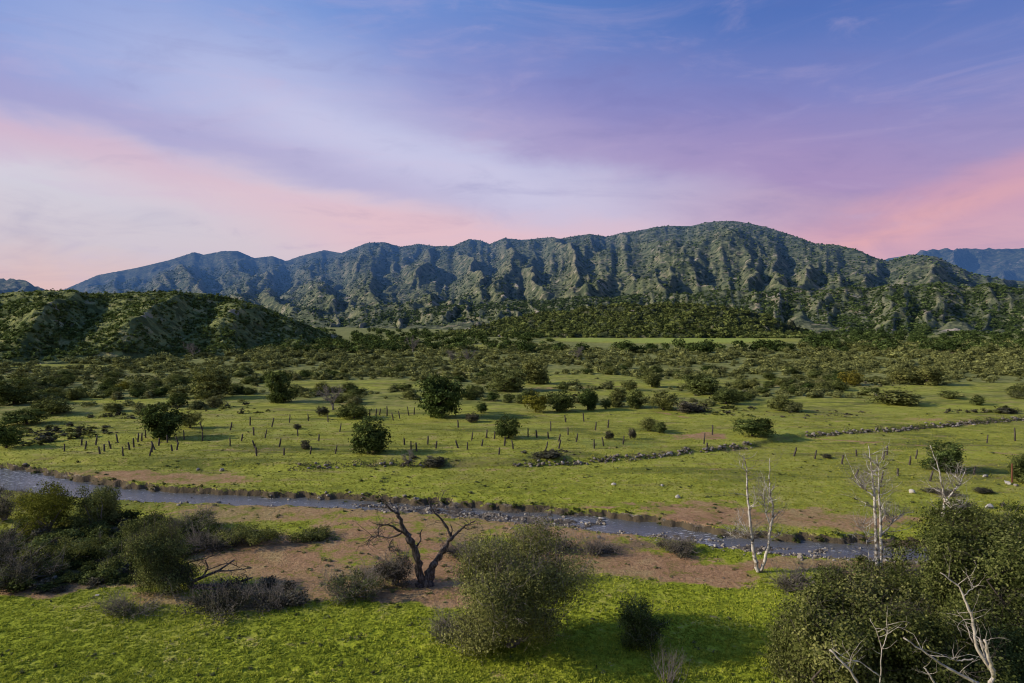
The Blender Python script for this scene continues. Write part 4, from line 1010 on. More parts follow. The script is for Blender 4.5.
# pebbles: too many to count
def pebbles():
    mb = MB(); V1, T1 = ICO[1]
    n = 7500; k = rng.randint(0, len(RC) - 1, n); t = rng.rand(n)
    c = RC[k] + (RC[k + 1] - RC[k]) * t[:, None]; w = RW[k]; px = RPX[k]
    q = rng.uniform(-1.25, 0.9, n) + np.where(rng.rand(n) < 0.5, -0.5, 0)
    far_ = rng.rand(n) < 0.22; sgn = np.sign((nrm[k] * np.array([0, 1])).sum(1))
    off = np.where(far_, -sgn * (w + rng.gamma(1.4, 1.3, n)), w * q)
    p = c + nrm[k] * off[:, None]
    ok = (rng.rand(n) < np.clip(0.55 + 1.6 * fbm(p[:, 0] / 3, p[:, 1] / 2, 2, 55), 0, 1) * np.where((px > 320) & (px < 900), 1.0, 0.35)) & (px > -60) & (px < 1100)
    p = p[ok]; z = ground_h(p[:, 0], p[:, 1]); s = rng.uniform(0.05, 0.17, len(p)) * (1 + rng.rand(len(p)) ** 6 * 1.5)
    kp = z > WATER_Z - 0.10
    p, z, s = p[kp], z[kp], s[kp]
    sh = np.stack([np.ones(len(p)), rng.uniform(0.6, 1, len(p)), rng.uniform(0.4, 0.8, len(p))], 1) * s[:, None]
    a = rng.uniform(0, 6.28, len(p)); V0 = V1 * (1 + 0.15 * rng.normal(size=(len(V1), 1)))
    X = V0[None] * sh[:, None]; ca, sa = np.cos(a)[:, None], np.sin(a)[:, None]
    XX = np.stack([X[..., 0] * ca - X[..., 1] * sa + p[:, 0:1], X[..., 0] * sa + X[..., 1] * ca + p[:, 1:2], X[..., 2] + z[:, None] + 0.3 * s[:, None]], -1)
    TT = T1[None] + (np.arange(len(p)) * len(V1))[:, None, None]
    mb.add(XX.reshape(-1, 3), None, TT.reshape(-1, 3), np.repeat(np.clip(rng.normal(0.62, 0.26, len(p)), 0, 1), len(V1)))
    tag(link('river_gravel', mb.mesh('river_gravel', S_GREY, False)), 'grey gravel and cobbles along the bed of the stream', 'gravel', None, 'stuff')
pebbles()

# tumbled stone rows
def stone_wall(P, label, hgt, gap, seed, brush):
    r = np.random.RandomState(seed); W = [at(*p) for p in P]; o0 = W[0]; mb = MB(); bb = MB()
    root = thing('stone_wall', label, 'stone wall', tuple(o0))
    for a, b in zip(W[:-1], W[1:]):
        L = (b - a).length; n = int(L * 2.7 * gap)
        for _ in range(n):
            t = r.rand(); q = a.lerp(b, t); off = r.normal(0, 0.45); s = r.uniform(0.16, 0.42) * (1.35 if r.rand() < 0.12 else 1)
            d = (b - a).normalized(); x = q.x - d.y * off; y = q.y + d.x * off; z = float(ground_h(np.array([x]), np.array([y]))[0])
            V, T, _m = _sv[r.randint(0, 7)]; an = r.uniform(0, 6.28); c, sn = math.cos(an), math.sin(an)
            v = V * s; v = np.stack([v[:, 0] * c - v[:, 1] * sn, v[:, 0] * sn + v[:, 1] * c, v[:, 2]], 1) + np.array([x - o0.x, y - o0.y, z - o0.z + s * 0.3 + max(0, hgt - abs(off)) * r.rand()])
            mb.add(v, None, T, np.clip(r.normal(0.52, 0.28), 0, 1))
        m = int(L * 3.0 * brush)
        for _ in range(m):
            t = r.rand(); q = a.lerp(b, t); off = r.normal(-0.2, 0.6); d = (b - a).normalized(); x = q.x - d.y * off; y = q.y + d.x * off; z = float(ground_h(np.array([x]), np.array([y]))[0])
            k = 26; C = np.array([x - o0.x, y - o0.y, z - o0.z + 0.2]) + r.normal(size=(k, 3)) * np.array([0.4, 0.4, 0.18]); bb.quadcloud(C, 0.26, r, np.clip(r.normal(0.4, 0.2, k), 0, 1), 0.5, 0.45)
    link('stones', mb.mesh('wall_stones', S_GREY, False), root)
    if bb.n: link('weeds', bb.mesh('wall_weeds', L_BRUSH, False), root)
stone_wall(WALL_C, 'tumbled dry stone row across the middle of the meadow, ending near the large pale boulder', 0.35, 1.3, 1, 0.45)
stone_wall(WALL_R, 'weedy dry stone row climbing across the right meadow', 0.35, 1.25, 2, 0.8)
stone_wall(WALL_L[2:], 'low stony edge of the left meadow, below the central oak', 0.25, 0.45, 3, 0.6)

# ------------------------------------------------------------------ old vineyard posts
def post_mesh(seed, mat, tall=1.0):
    r = np.random.RandomState(seed); mb = MB(); n = 6
    P = np.stack([r.normal(0, 0.012, n).cumsum(), r.normal(0, 0.012, n).cumsum(), np.linspace(-0.25, tall, n)], 1)
    mb.tube(P, np.array([0.085, 0.088, 0.08, 0.078, 0.074, 0.062]) * r.uniform(0.85, 1.2), 7, 0.5)
    # splintered head
    for k in range(3):
        a = r.uniform(0, 6.28); b = P[-1] + np.array([0.03 * math.cos(a), 0.03 * math.sin(a), 0]); mb.tube([b - [0, 0, 0.05], b + [0, 0, r.uniform(0.02, 0.07)]], [0.03, 0.012], 4, 0.6)
    return mb.mesh('post_body', mat)
POSTS = [post_mesh(i, B_POST) for i in range(5)]; TALLP = [post_mesh(9 + i, B_POST, 1.0) for i in range(2)]
_stub = []
for i in range(3):      # gnarled vine stump left on some posts
    r = np.random.RandomState(60 + i); mb = MB()
    for k in range(4):
        a = r.uniform(0, 6.28); grow(mb, (0.05 * math.cos(a), 0.05 * math.sin(a), r.uniform(0.2, 0.7)), (math.cos(a), math.sin(a), 0.4), 0.35, 0.03, 1, r, 0.5, (2, 3), 0.7, 0.1, 5)
    _stub.append(mb.mesh('vine_stub', B_POST))
def post(px, py, hpx, label, group=None, lean=0.0, mat=None, stub=False):
    p = at(px, py + hpx * 0.5); s = hpx * p.y / F
    t = thing('fence_post', label, 'post', tuple(p), rng.uniform(0, 6.28), group)
    t.rotation_euler = (rng.normal(0, 0.04), lean + rng.normal(0, 0.04), rng.uniform(0, 0.6))
    b = link('post_body', POSTS[rng.randint(0, 5)] if mat is None else mat, t); b.scale = (1.8, 1.8, s)
    if stub: q = link('vine_stub', _stub[rng.randint(0, 3)], t); q.scale = (1, 1, max(0.7, s * 0.9))
    return t
S_ = 3.938
for grp, lab, off, L in [
 ('posts in the left meadow', 'short weathered post in the cluster below the broad left meadow oak', (0, 350), [(335, 375), (376, 355), (392, 395), (411, 385), (435, 372), (463, 348), (484, 400), (510, 378), (526, 365), (542, 345), (557, 342), (588, 402), (597, 385), (608, 375), (625, 362), (678, 385), (695, 378), (703, 355), (725, 335), (253, 385), (320, 362), (575, 330), (660, 350)]),
 ('posts between the left oak and the central oak', 'old vineyard post between the broad left oak and the central oak', (0, 350), [(798, 340), (907, 300), (907, 362), (985, 280), (998, 320), (1010, 395), (798, 300), (950, 345)]),
 ('posts between the left oak and the central oak', 'old vineyard post between the broad left oak and the central oak', (250, 350), [(27, 400), (20, 370), (15, 320), (85, 285), (115, 365), (133, 400), (155, 270), (188, 325), (238, 395), (337, 392), (353, 305), (230, 265), (308, 270), (60, 330), (270, 345)]),
 ('posts right of the central oak', 'weathered post in the rows right of the central meadow oak', (250, 350), [(495, 245), (510, 243), (540, 240), (625, 240), (645, 240), (608, 360), (634, 375), (655, 382), (699, 355), (731, 372), (855, 378), (820, 290), (872, 340), (912, 365), (962, 335), (980, 398), (1002, 360), (930, 330), (590, 255), (565, 262), (470, 250)]),
 ('posts in the middle meadow', 'thin grey post in the middle meadow between the compact oak and the stone row', (500, 350), [(17, 362), (52, 372), (110, 325), (145, 330), (190, 335), (230, 345), (268, 320), (371, 370), (408, 360), (375, 300), (258, 270), (330, 265), (485, 355), (230, 370), (300, 345), (425, 290), (200, 300)]),
 ('posts in the right meadow', 'upright grey post in the right meadow behind the white bare trunks', (764, 350), [(363, 405), (470, 415), (485, 395), (573, 435), (597, 410), (827, 475), (878, 350), (525, 480)])]:
    for k, (x, y) in enumerate(L):
        post(off[0] + x / S_, off[1] + y / S_, rng.uniform(6.5, 9.5), lab, grp, rng.normal(0, 0.11), None, rng.rand() < (0.55 if 'between' in lab else 0.15))
post(836 / S_ + 500, 350 + 315 / S_, 10, 'thick dark post at the end of the light trail, left of the wide low oak')
post(803 / S_ + 500, 350 + 348 / S_, 11, 'thick post in front of the red-brown bare patch')
post(815 / S_ + 500, 350 + 374 / S_, 5, 'short stub of a post below the thick post by the bare patch')
post(118 / S_ + 764, 350 + 400 / S_, 9, 'slim post leaning right, leftmost of the right meadow', None, 0.35)
post(200 / S_ + 764, 350 + 412 / S_, 9, 'stout stump-like post leaning right beside the small grey bush', None, 0.25)
post(305 / S_ + 764, 350 + 430 / S_, 9, 'stout post leaning right, right of the small grey bush', None, 0.22)
post(358 / S_ + 764, 350 + 485 / S_, 9, 'strongly leaning thin post left of the double sycamore top', None, 0.5)
post(460 / S_ + 764, 350 + 500 / S_, 11, 'leaning post right of the double sycamore top', None, 0.2)
post(652 / S_ + 764, 350 + 495 / S_, 11, 'leaning post left of the round oak of the right meadow', None, 0.22)
post(818 / S_ + 250, 350 + 370 / S_, 8, 'post leaning left in the row right of the central oak', None, -0.3)
post(178 / S_ + 500, 350 + 380 / S_, 10, 'leaning forked post above the long brush pile', None, 0.35)
post(988 / S_ + 764, 350 + 332 / S_, 13, 'tall dark post at the far right below the stone row')
post(978 / S_ + 764, 350 + 485 / S_, 19, 'tall rust-red post beside the pale stones at the right', None, 0.0, post_mesh(31, B_RUST))

# ------------------------------------------------------------------ the bleached and dark dead trees
def plane_pt(px, py, Y, dy=0.0):
    a, b, c = ray(px, py); t = (Y + dy) / b
    return np.array([a * t, b * t, CAM_H + c * t])

dead_base = at(426, 585)
def dead_tree():
    r = np.random.RandomState(8); mb = MB(); tw = mb; Y = dead_base.y; o = np.array(dead_base[:])
    def Pc(x, y, d=0.0): return plane_pt(270 + x / 3.413, 483 + y / 3.413, Y, d) - o
    def path(L, r0, r1, sides=8, d0=0.0, d1=0.0, m=mb):
        n = len(L); K = np.array([Pc(x, y, d0 + (d1 - d0) * i / (n - 1)) for i, (x, y) in enumerate(L)])
        t = np.arange(n); tt = np.linspace(0, n - 1, n * 4); S = np.stack([np.interp(tt, t, K[:, j]) for j in range(3)], 1)
        for _ in range(2): S[1:-1] = (S[:-2] + 2 * S[1:-1] + S[2:]) / 4
        S[1:-1] += r.normal(size=(len(S) - 2, 3)) * r0 * 0.16
        R = np.linspace(r0, r1, len(S)) * (1 + 0.12 * r.normal(size=len(S)))
        m.tube(S, np.abs(R), sides, np.clip(r.normal(0.5, 0.1), 0, 1)); return S
    path([(520, 362), (521, 345), (515, 325)], 0.62, 0.42, 10)
    path([(535, 360), (538, 330), (548, 300)], 0.55, 0.36, 10)
    a = path([(518, 340), (506, 270), (490, 212), (466, 172), (446, 132), (440, 106)], 0.40, 0.13, 9, 0, -0.6)
    a2 = path([(440, 106), (412, 92), (388, 64), (372, 40)], 0.13, 0.035, 6, -0.6, -1.0)
    b = path([(536, 335), (552, 290), (576, 250), (600, 212), (622, 186)], 0.36, 0.19, 9, 0, 0.8)
    b2 = path([(622, 186), (642, 166), (666, 146), (700, 130)], 0.15, 0.04, 6, 0.8, 1.4)
    b3 = path([(620, 190), (604, 150), (584, 122), (560, 100), (545, 76), (540, 48)], 0.13, 0.035, 6, 0.8, 0.2)
    b4 = path([(560, 100), (580, 60), (600, 22)], 0.04, 0.012, 4, 0.5, 0.6); b5 = path([(618, 180), (622, 160), (616, 140)], 0.07, 0.03, 5, 0.8, 0.8)
    c1 = path([(462, 170), (440, 163), (424, 152), (404, 141), (380, 143), (366, 156), (372, 176), (350, 190)], 0.11, 0.035, 6, -0.3, -0.9)
    c2 = path([(448, 172), (410, 190), (372, 180), (345, 182), (330, 212)], 0.09, 0.025, 5, -0.3, 0.6)
    c3 = path([(500, 215), (514, 200), (513, 170), (520, 158)], 0.10, 0.04, 5, 0, 0.5); c4 = path([(590, 240), (608, 232), (626, 237)], 0.10, 0.05, 5, 0.4, 0.6)
    c5 = path([(420, 190), (405, 215), (410, 235), (440, 225)], 0.05, 0.02, 4, -0.3, -0.5); c6 = path([(660, 150), (676, 160), (700, 150)], 0.05, 0.02, 4, 1.2, 1.0)
    for S, n in ((a2, 12), (b2, 16), (b3, 16), (c1, 22), (c2, 26), (b4, 5), (c5, 12), (a, 8), (b, 6)):
        for _ in range(n):
            i = r.randint(len(S) // 4, len(S)); d = r.normal(size=3); d[2] = abs(d[2]) * 0.5 - (0.5 if S is c2 or S is c5 else 0)
            grow(tw, S[i], d, r.uniform(0.5, 1.3), 0.026, 2, r, 0.7, (1, 3), 0.7, -0.02, 4)
    t = thing('dead_tree', 'dark dead oak with two forked leafless trunks standing on bare earth', 'tree', tuple(dead_base))
    link('trunk', mb.mesh('dead_trunk', B_DEAD), t)
dead_tree()

# ------------------------------------------------------------------ white bare sycamores
def sycamore(px, py, label, trunks, seed, twig_n, Ls):
    p = at(px, py); o = np.array(p[:]); r = np.random.RandomState(seed); mb = MB(); tw = MB()
    for (L, r0, r1, d1) in trunks:
        n = len(L); K = np.array([plane_pt(x, y, p.y, d1 * i / (n - 1)) - o for i, (x, y) in enumerate(L)]); K[0, 2] -= 0.15
        t = np.arange(n); tt = np.linspace(0, n - 1, n * 4); S = np.stack([np.interp(tt, t, K[:, j]) for j in range(3)], 1)
        for _ in range(2): S[1:-1] = (S[:-2] + 2 * S[1:-1] + S[2:]) / 4
        S[1:-1] += r.normal(size=(len(S) - 2, 3)) * 0.03
        R = np.linspace(r0, r1, len(S)); mb.tube(S, R, 8, np.clip(r.normal(0.5, 0.1), 0, 1))
        for _ in range(twig_n):
            u = r.uniform(0.30, 1.0); i = int(u * (len(S) - 1)); ang = r.uniform(0, 6.28); d = np.array([math.cos(ang), math.sin(ang), r.uniform(0.1, 1.0)])
            big = r.rand() < 0.3
            grow(mb if big else tw, S[i], d, Ls * r.uniform(0.5, 1.0) * (1.15 - 0.5 * u), (0.045 if big else 0.020) * (1.25 - 0.6 * u), 3, r, 0.45, (2, 3), 0.66, 0.12, 5)
    t = thing('sycamore', label, 'tree', tuple(p))
    link('trunk', mb.mesh('sycamore_trunk', B_SYC), t); link('twigs', tw.mesh('sycamore_twigs', B_TWIG), t)
def RR2(x, y): return (724 + x / 3.413, 483 + y / 3.413)
sycamore(758, 572, 'bare white sycamore with two trunks splitting in a narrow V, left of the others',
  [([RR2(118, 308), RR2(104, 250), RR2(94, 180), RR2(86, 90), RR2(78, 20), (747, 470), (744, 456)], 0.21, 0.03, 0.5), ([RR2(122, 306), RR2(138, 270), RR2(152, 210), RR2(160, 150), RR2(168, 90), RR2(156, 30), (769, 478), (770, 458)], 0.18, 0.025, -0.6),
   ([RR2(160, 150), RR2(145, 110), RR2(138, 70), RR2(130, 40)], 0.07, 0.02, -1.0), ([RR2(96, 195), RR2(70, 180), RR2(40, 190)], 0.05, 0.02, 0.5)], 1, 34, 1.9)
sycamore(878, 575, 'bare white sycamore with two close parallel trunks above the stone pile',
  [([RR2(520, 314), RR2(521, 230), RR2(517, 120), RR2(512, 30), (872, 470), (868, 444)], 0.21, 0.03, 0.5), ([RR2(534, 314), RR2(538, 230), RR2(534, 130), RR2(528, 40), (879, 480), (877, 455)], 0.17, 0.03, -0.5),
   ([RR2(500, 314), RR2(494, 255), RR2(488, 190), RR2(470, 130)], 0.07, 0.02, 0.6), ([RR2(536, 175), RR2(575, 135), RR2(615, 100)], 0.08, 0.03, 0.3), ([RR2(514, 40), (862, 488), (852, 478)], 0.07, 0.02, 1.0)], 2, 36, 2.0)
sycamore(940, 548, 'bare white sycamore with a forked top rising behind the right foreground oaks',
  [([RR2(736, 222), RR2(742, 160), RR2(750, 90), RR2(754, 50), (943, 492), (939, 470), (930, 445)], 0.20, 0.03, 0.5), ([RR2(754, 60), RR2(790, 20), (960, 484), (966, 468)], 0.10, 0.025, -0.5), ([RR2(752, 100), RR2(785, 85), RR2(840, 78)], 0.05, 0.015, 0.5)], 3, 32, 1.9)

# ------------------------------------------------------------------ foreground bushes and trees
def big_bush(name, px, py, wpx, hpx, label, cat, mat, seed, kind, nclump, nleaf, leaf, twigs=0, spread=0.32, base=None, dx=0.0, lobn=11, barkm=None):
    p = base if base is not None else at(px, py); sc = p.y / F; W = wpx * sc; Hh = hpx * sc; r = np.random.RandomState(seed); cb = MB(); tb = MB()
    scrubby = mat in (L_BRUSH, L_GREY)
    if scrubby: nclump = int(nclump * 0.62); twigs = twigs * 3 + 40; leaf *= 0.85
    lobes = []
    for k in range(lobn * 2):
        a = r.uniform(0, 6.28); z = r.uniform(0.10, 0.86) if kind != 'low' else r.uniform(0.12, 0.66)
        if kind == 'spread': z = 0.25 + 0.62 * r.rand()
        env = (1.22 if kind == 'spread' else 1.0) * math.sqrt(max(0.05, 1 - ((z - 0.42) / 0.60) ** 2)); q = r.uniform(0.30, 1.15 if kind == 'low' else 1.0) * (0.42 if kind == 'low' else 0.37) * env; sx = r.uniform(0.06 if kind == 'low' else 0.085, 0.15)
        lobes.append((dx * z * W + q * math.cos(a) * W, q * math.sin(a) * W * 0.9, z * Hh, sx * W, sx * W, r.uniform(0.75, 1.1) * sx * min(W, Hh * 1.3)))
    lobes.append((dx * 0.5 * W, 0, 0.46 * Hh, 0.27 * W, 0.26 * W, 0.36 * Hh) if kind != 'low' else (0, 0, 0.28 * Hh, 0.24 * W, 0.2 * W, 0.24 * Hh))
    C = crown(cb, lobes, nclump, nleaf, leaf, r, spread, 0.35)
    for l in lobes[::2]:
        limb(tb, (r.normal() * 0.02 * W, r.normal() * 0.02 * W, -0.1), l[:3], 0.022 * Hh * r.uniform(0.7, 1.2), 0.03, r, 7, 0.07, 6)
    for _ in range(twigs):
        c = C[r.randint(len(C))]; d = (c - np.array([0, 0, 0.25 * Hh])); d /= np.linalg.norm(d) + 1e-6; d = d + r.normal(size=3) * 0.5 + np.array([0, 0, 0.3]); d[2] = abs(d[2])
        grow(tb, c - d * 0.5, d, r.uniform(0.7, 1.5), 0.022, 2, r, 0.5, (2, 3), 0.7, 0.1, 3)
    t = thing(name, label, cat, tuple(p)); link('crown', cb.mesh(name + '_crown', mat, False), t); link('trunk', tb.mesh(name + '_trunk', barkm or B_TWIG), t)
    return t

big_bush('willow', 511, 645, 186, 124, 'large feathery grey-green bush in the middle foreground, casting a long shadow over the grass', 'bush', L_WIL, 3, 'oak', 2600, 34, 0.135, 620, 0.38, None, 0.0, 15)
big_bush('bush', 640, 645, 58, 47, 'dark dense bush in the shadow right of the large feathery bush', 'bush', L_OAK, 4, 'round', 420, 30, 0.12, 30, 0.22)
big_bush('willow', 165, 592, 78, 66, 'leaning willow bush beside the fallen dead trunk on the left', 'bush', L_WIL, 5, 'oak', 900, 30, 0.14, 160, 0.32, None, -0.08, 13, B_OAK)
# left thicket
THK = [(45, 532, 66, 54, L_YEL, 'yellow-green bush behind the dark thicket at the left, the more yellow one', 'oak', 620), (98, 528, 62, 46, L_OLIVE, 'rounded dark olive bush right of the yellow-green bush by the stream', 'oak', 560), (4, 520, 46, 42, L_BRUSH, 'dark leafless thicket at the left edge by the stream', 'low', 380), (-12, 565, 60, 42, L_BRUSH, 'shadowy brush at the left edge of the thicket', 'low', 420),
       (62, 565, 76, 34, L_OLIVE, 'olive low brush in the middle of the left thicket', 'low', 480), (20, 585, 66, 34, L_BRUSH, 'dark tangle of brush in the front of the left thicket', 'low', 460), (112, 560, 52, 30, L_OLIVE, 'low olive brush between the thicket and the leaning willow', 'low', 360), (112, 573, 24, 16, L_OLIVE, 'small round green bush just left of the leaning willow', 'round', 160),
       (150, 536, 60, 24, L_OLIVE, 'grey-green brush on the bank right of the rounded olive bush', 'low', 320), (195, 530, 46, 20, L_GREY, 'low grey brush near the stream, left of the bare earth', 'low', 280), (252, 543, 66, 22, L_OLIVE, 'long low green brush at the top of the bare earth', 'low', 320), (312, 538, 46, 13, L_OLIVE, 'right-hand low green brush at the top of the bare earth', 'low', 240), (215, 548, 54, 14, L_BRUSH, 'dark flat brush left of the long low green brush', 'low', 240),
       (352, 598, 66, 32, L_GREY, 'grey twiggy brush left of the dead oak', 'low', 360), (395, 585, 44, 40, L_BRUSH, 'brown twiggy brush under the hanging limbs of the dead oak', 'low', 300), (230, 606, 100, 22, L_BRUSH, 'dark matted brush below the fallen dead trunk', 'low', 520), (280, 603, 52, 14, L_BRUSH, 'dark low brush at the right end of the matted brush', 'low', 260),
       (460, 556, 30, 12, L_BRUSH, 'small brown brush right of the dead oak', 'low', 120), (560, 552, 36, 14, L_BRUSH, 'brown brush above the large feathery bush', 'low', 180), (680, 552, 44, 12, L_BRUSH, 'dark driftwood-like brush heap by the right stream reach', 'low', 240), (600, 552, 34, 10, L_BRUSH, 'low brown brush on the bare earth left of the brush heap', 'low', 140), (790, 586, 46, 10, L_BRUSH, 'brown low brush right of the V-shaped sycamore', 'low', 160), (455, 636, 50, 12, L_GREY, 'grey weeds at the left foot of the large feathery bush', 'low', 200), (130, 612, 60, 9, L_GREY, 'low grey weeds at the left edge of the green grass', 'low', 180)]
for k, (px, py, w_, h_, mat, lb, kd, nc) in enumerate(THK):
    big_bush('brush' if kd == 'low' else 'bush', px, py, w_, h_, lb, 'brush' if kd == 'low' else 'bush', mat, 40 + k, kd, nc, 24, 0.16, 24 if mat in (L_BRUSH, L_GREY) else 8, 0.26, None, 0, 9)
# right foreground oaks
def gpos(px, D): q = (px - 512) / F * D; z = float(ground_h(np.array([q]), np.array([D]))[0]); return Vector((q, D, z))
big_bush('oak_tree', 0, 0, 205, 192, 'large oak in the right foreground, left half of the oak mass', 'tree', L_GREEN, 61, 'spread', 2300, 36, 0.16, 320, 0.30, gpos(858, 36), 0.0, 17, B_OAK)
big_bush('oak_tree', 0, 0, 205, 172, 'large oak in the right foreground, at the right edge of the frame', 'tree', L_GREEN, 62, 'spread', 2300, 36, 0.165, 260, 0.30, gpos(985, 44), 0.0, 17, B_OAK)
big_bush('oak_tree', 0, 0, 130, 150, 'dark oak in the right foreground behind the pale dead limbs', 'tree', L_GREEN, 63, 'spread', 1200, 34, 0.155, 80, 0.28, gpos(950, 34), 0.0, 12, B_OAK)
big_bush('oak_tree', 0, 0, 120, 130, 'oak at the bottom right corner of the frame', 'tree', L_OAK, 64, 'oak', 1100, 34, 0.13, 60, 0.34, gpos(1040, 36), 0.0, 12, B_OAK)
big_bush('bush', 0, 0, 66, 60, 'leafy bush at the lower left of the foreground oaks', 'bush', L_GREEN, 65, 'round', 700, 30, 0.12, 40, 0.28, at(790, 672), 0.0, 10, B_OAK)
big_bush('bush', 880, 588, 90, 24, 'low leafy bush at the foot of the double sycamore', 'bush', L_GREEN, 66, 'low', 520, 28, 0.15, 20, 0.28)
big_bush('bush', 990, 530, 110, 32, 'leafy scrub beyond the right foreground oaks by the far bank', 'bush', L_GREEN, 67, 'low', 600, 28, 0.18, 20, 0.32)
big_bush('bush', 830, 592, 40, 26, 'small dark bush between the V-shaped sycamore and the stone pile', 'bush', L_OAK, 68, 'round', 260, 28, 0.14, 10, 0.25)
big_bush('bush', 950, 560, 60, 34, 'dark leafy bush at the foot of the fork-topped sycamore', 'bush', L_OAK, 69, 'round', 420, 28, 0.15, 14, 0.28)

# bare grey shrub at the bottom edge
p = at(668, 682); r = np.random.RandomState(71); mb = MB()
for k in range(26):
    a = r.uniform(0, 6.28); q = abs(r.normal(0, 0.5)); grow(mb, (q * math.cos(a), q * math.sin(a) * 0.6, -0.05), (0.5 * math.cos(a), 0.5 * math.sin(a), 1.0), r.uniform(0.5, 1.0), 0.022, 3, r, 0.35, (2, 3), 0.72, 0.2, 4)
t = thing('bare_bush', 'bare grey twiggy bush at the bottom edge below the dark bush', 'bush', tuple(p)); link('twigs', mb.mesh('bare_bush_twigs', L_BARE), t)

# pale dead limbs standing in front of the right oaks
def snag(basepx, D, label, paths, seed):
    p = gpos(basepx, D); o = np.array(p[:]); r = np.random.RandomState(seed); mb = MB(); tw = mb
    for (L, r0, r1, d0, d1, root) in paths:
        K = [plane_pt(x, y, D, d0 + (d1 - d0) * i / (len(L) - 1)) - o for i, (x, y) in enumerate(L)]
        if root: K = [np.array([0, 0, -0.2]), K[0] * np.array([0.6, 0.6, 0.55])] + K
        K = np.array(K); n = len(K); t = np.arange(n); tt = np.linspace(0, n - 1, n * 4); S = np.stack([np.interp(tt, t, K[:, j]) for j in range(3)], 1)
        S[1:-1] = (S[:-2] + 2 * S[1:-1] + S[2:]) / 4; S[1:-1] += r.normal(size=(len(S) - 2, 3)) * 0.02
        mb.tube(S, 0.75 * np.linspace(r0, r1, len(S)) * (1 + 0.08 * r.normal(size=len(S))), 7, np.clip(r.normal(0.5, 0.15), 0, 1))
        for _ in range(5):
            i = r.randint(len(S) // 2, len(S)); d = r.normal(size=3); d[2] = abs(d[2]); grow(tw, S[i], d, r.uniform(0.3, 0.8), 0.014, 2, r, 0.5, (1, 2), 0.7, 0.1, 4)
    t = thing('dead_snag', label, 'dead tree', tuple(p)); link('limbs', mb.mesh('snag_limbs', B_BLEACH), t)
snag(998, 29, 'tall bleached dead snag with a bent upright limb in front of the right oaks',
  [([RR2(905, 690), RR2(925, 655), RR2(858, 560), RR2(852, 470), RR2(820, 390), RR2(802, 352), RR2(738, 306)], 0.16, 0.03, 0, 0.6, True), ([RR2(922, 660), RR2(905, 600), RR2(888, 535)], 0.12, 0.07, 0, -0.3, False), ([RR2(924, 655), RR2(900, 620), RR2(872, 530)], 0.09, 0.05, 0, 0.4, False),
   ([RR2(818, 388), RR2(840, 365), RR2(856, 352)], 0.03, 0.015, 0.4, 0.6, False), ([RR2(850, 545), RR2(825, 480), RR2(795, 435)], 0.035, 0.012, 0.2, 0.5, False), ([RR2(850, 600), RR2(800, 610), RR2(740, 585)], 0.05, 0.02, 0.2, 0.0, False)], 1)
snag(972, 28, 'long bleached dead limb slanting up to the left in front of the right oaks',
  [([RR2(900, 700), RR2(850, 678), RR2(765, 632), RR2(705, 592), RR2(612, 528)], 0.14, 0.035, 0, 0.3, True), ([RR2(730, 700), RR2(705, 660), RR2(682, 630)], 0.06, 0.03, 0, 0, False)], 2)
snag(862, 28, 'short broken bleached limb with a thin upright branch at the bottom edge',
  [([RR2(465, 690), RR2(425, 632), RR2(362, 570)], 0.09, 0.05, 0, 0.2, True), ([RR2(532, 660), RR2(470, 615), RR2(398, 588)], 0.04, 0.018, 0, 0.2, False), ([RR2(530, 690), RR2(540, 565), RR2(520, 505), RR2(498, 462)], 0.05, 0.015, 0, 0.4, True), ([RR2(540, 565), RR2(556, 520), RR2(556, 470)], 0.025, 0.01, 0, 0.1, False)], 3)

# fallen trunk with broken branches beside the leaning willow
p = at(205, 588); o = np.array(p[:]); r = np.random.RandomState(90); mb = MB()
def L0(x, y, d=0): return plane_pt(x / 3.413, 483 + y / 3.413, p.y, d) - o
for L, r0, r1, d in [([(655, 372), (640, 325), (622, 290), (600, 275)], 0.30, 0.16, 0), ([(650, 340), (700, 318), (745, 300), (800, 262)], 0.17, 0.06, .5), ([(690, 322), (712, 290), (700, 262)], 0.09, 0.03, .6), ([(650, 355), (720, 350), (800, 345), (862, 322)], 0.20, 0.08, -.6), ([(745, 300), (780, 300), (862, 290)], 0.08, 0.03, 1.0), ([(660, 320), (640, 270), (690, 262), (735, 245)], 0.07, 0.03, 1.4), ([(655, 370), (740, 385), (775, 340)], 0.10, 0.04, -1.0), ([(700, 300), (780, 270), (840, 300)], 0.05, 0.02, 1.5)]:
    K = np.array([L0(x, y, d * i / (len(L) - 1)) for i, (x, y) in enumerate(L)]); K[:, 2] = np.maximum(K[:, 2], 0.05)
    n = len(K); t_ = np.arange(n); tt = np.linspace(0, n - 1, n * 4); S = np.stack([np.interp(tt, t_, K[:, j]) for j in range(3)], 1)
    S[1:-1] = (S[:-2] + 2 * S[1:-1] + S[2:]) / 4; mb.tube(S, np.linspace(r0, r1, len(S)), 7, r.uniform(0.3, 0.7))
    for _ in range(5):
        i = r.randint(3, len(S)); dd = r.normal(size=3); dd[2] = abs(dd[2]) * 0.6; grow(mb, S[i], dd, r.uniform(0.4, 1.1), 0.025, 2, r, 0.6, (1, 3), 0.7, 0.0, 4)
t = thing('fallen_tree', 'fallen dead tree with broken grey limbs lying beside the leaning willow', 'dead tree', tuple(p)); link('trunk', mb.mesh('fallen_trunk', B_DEAD), t)
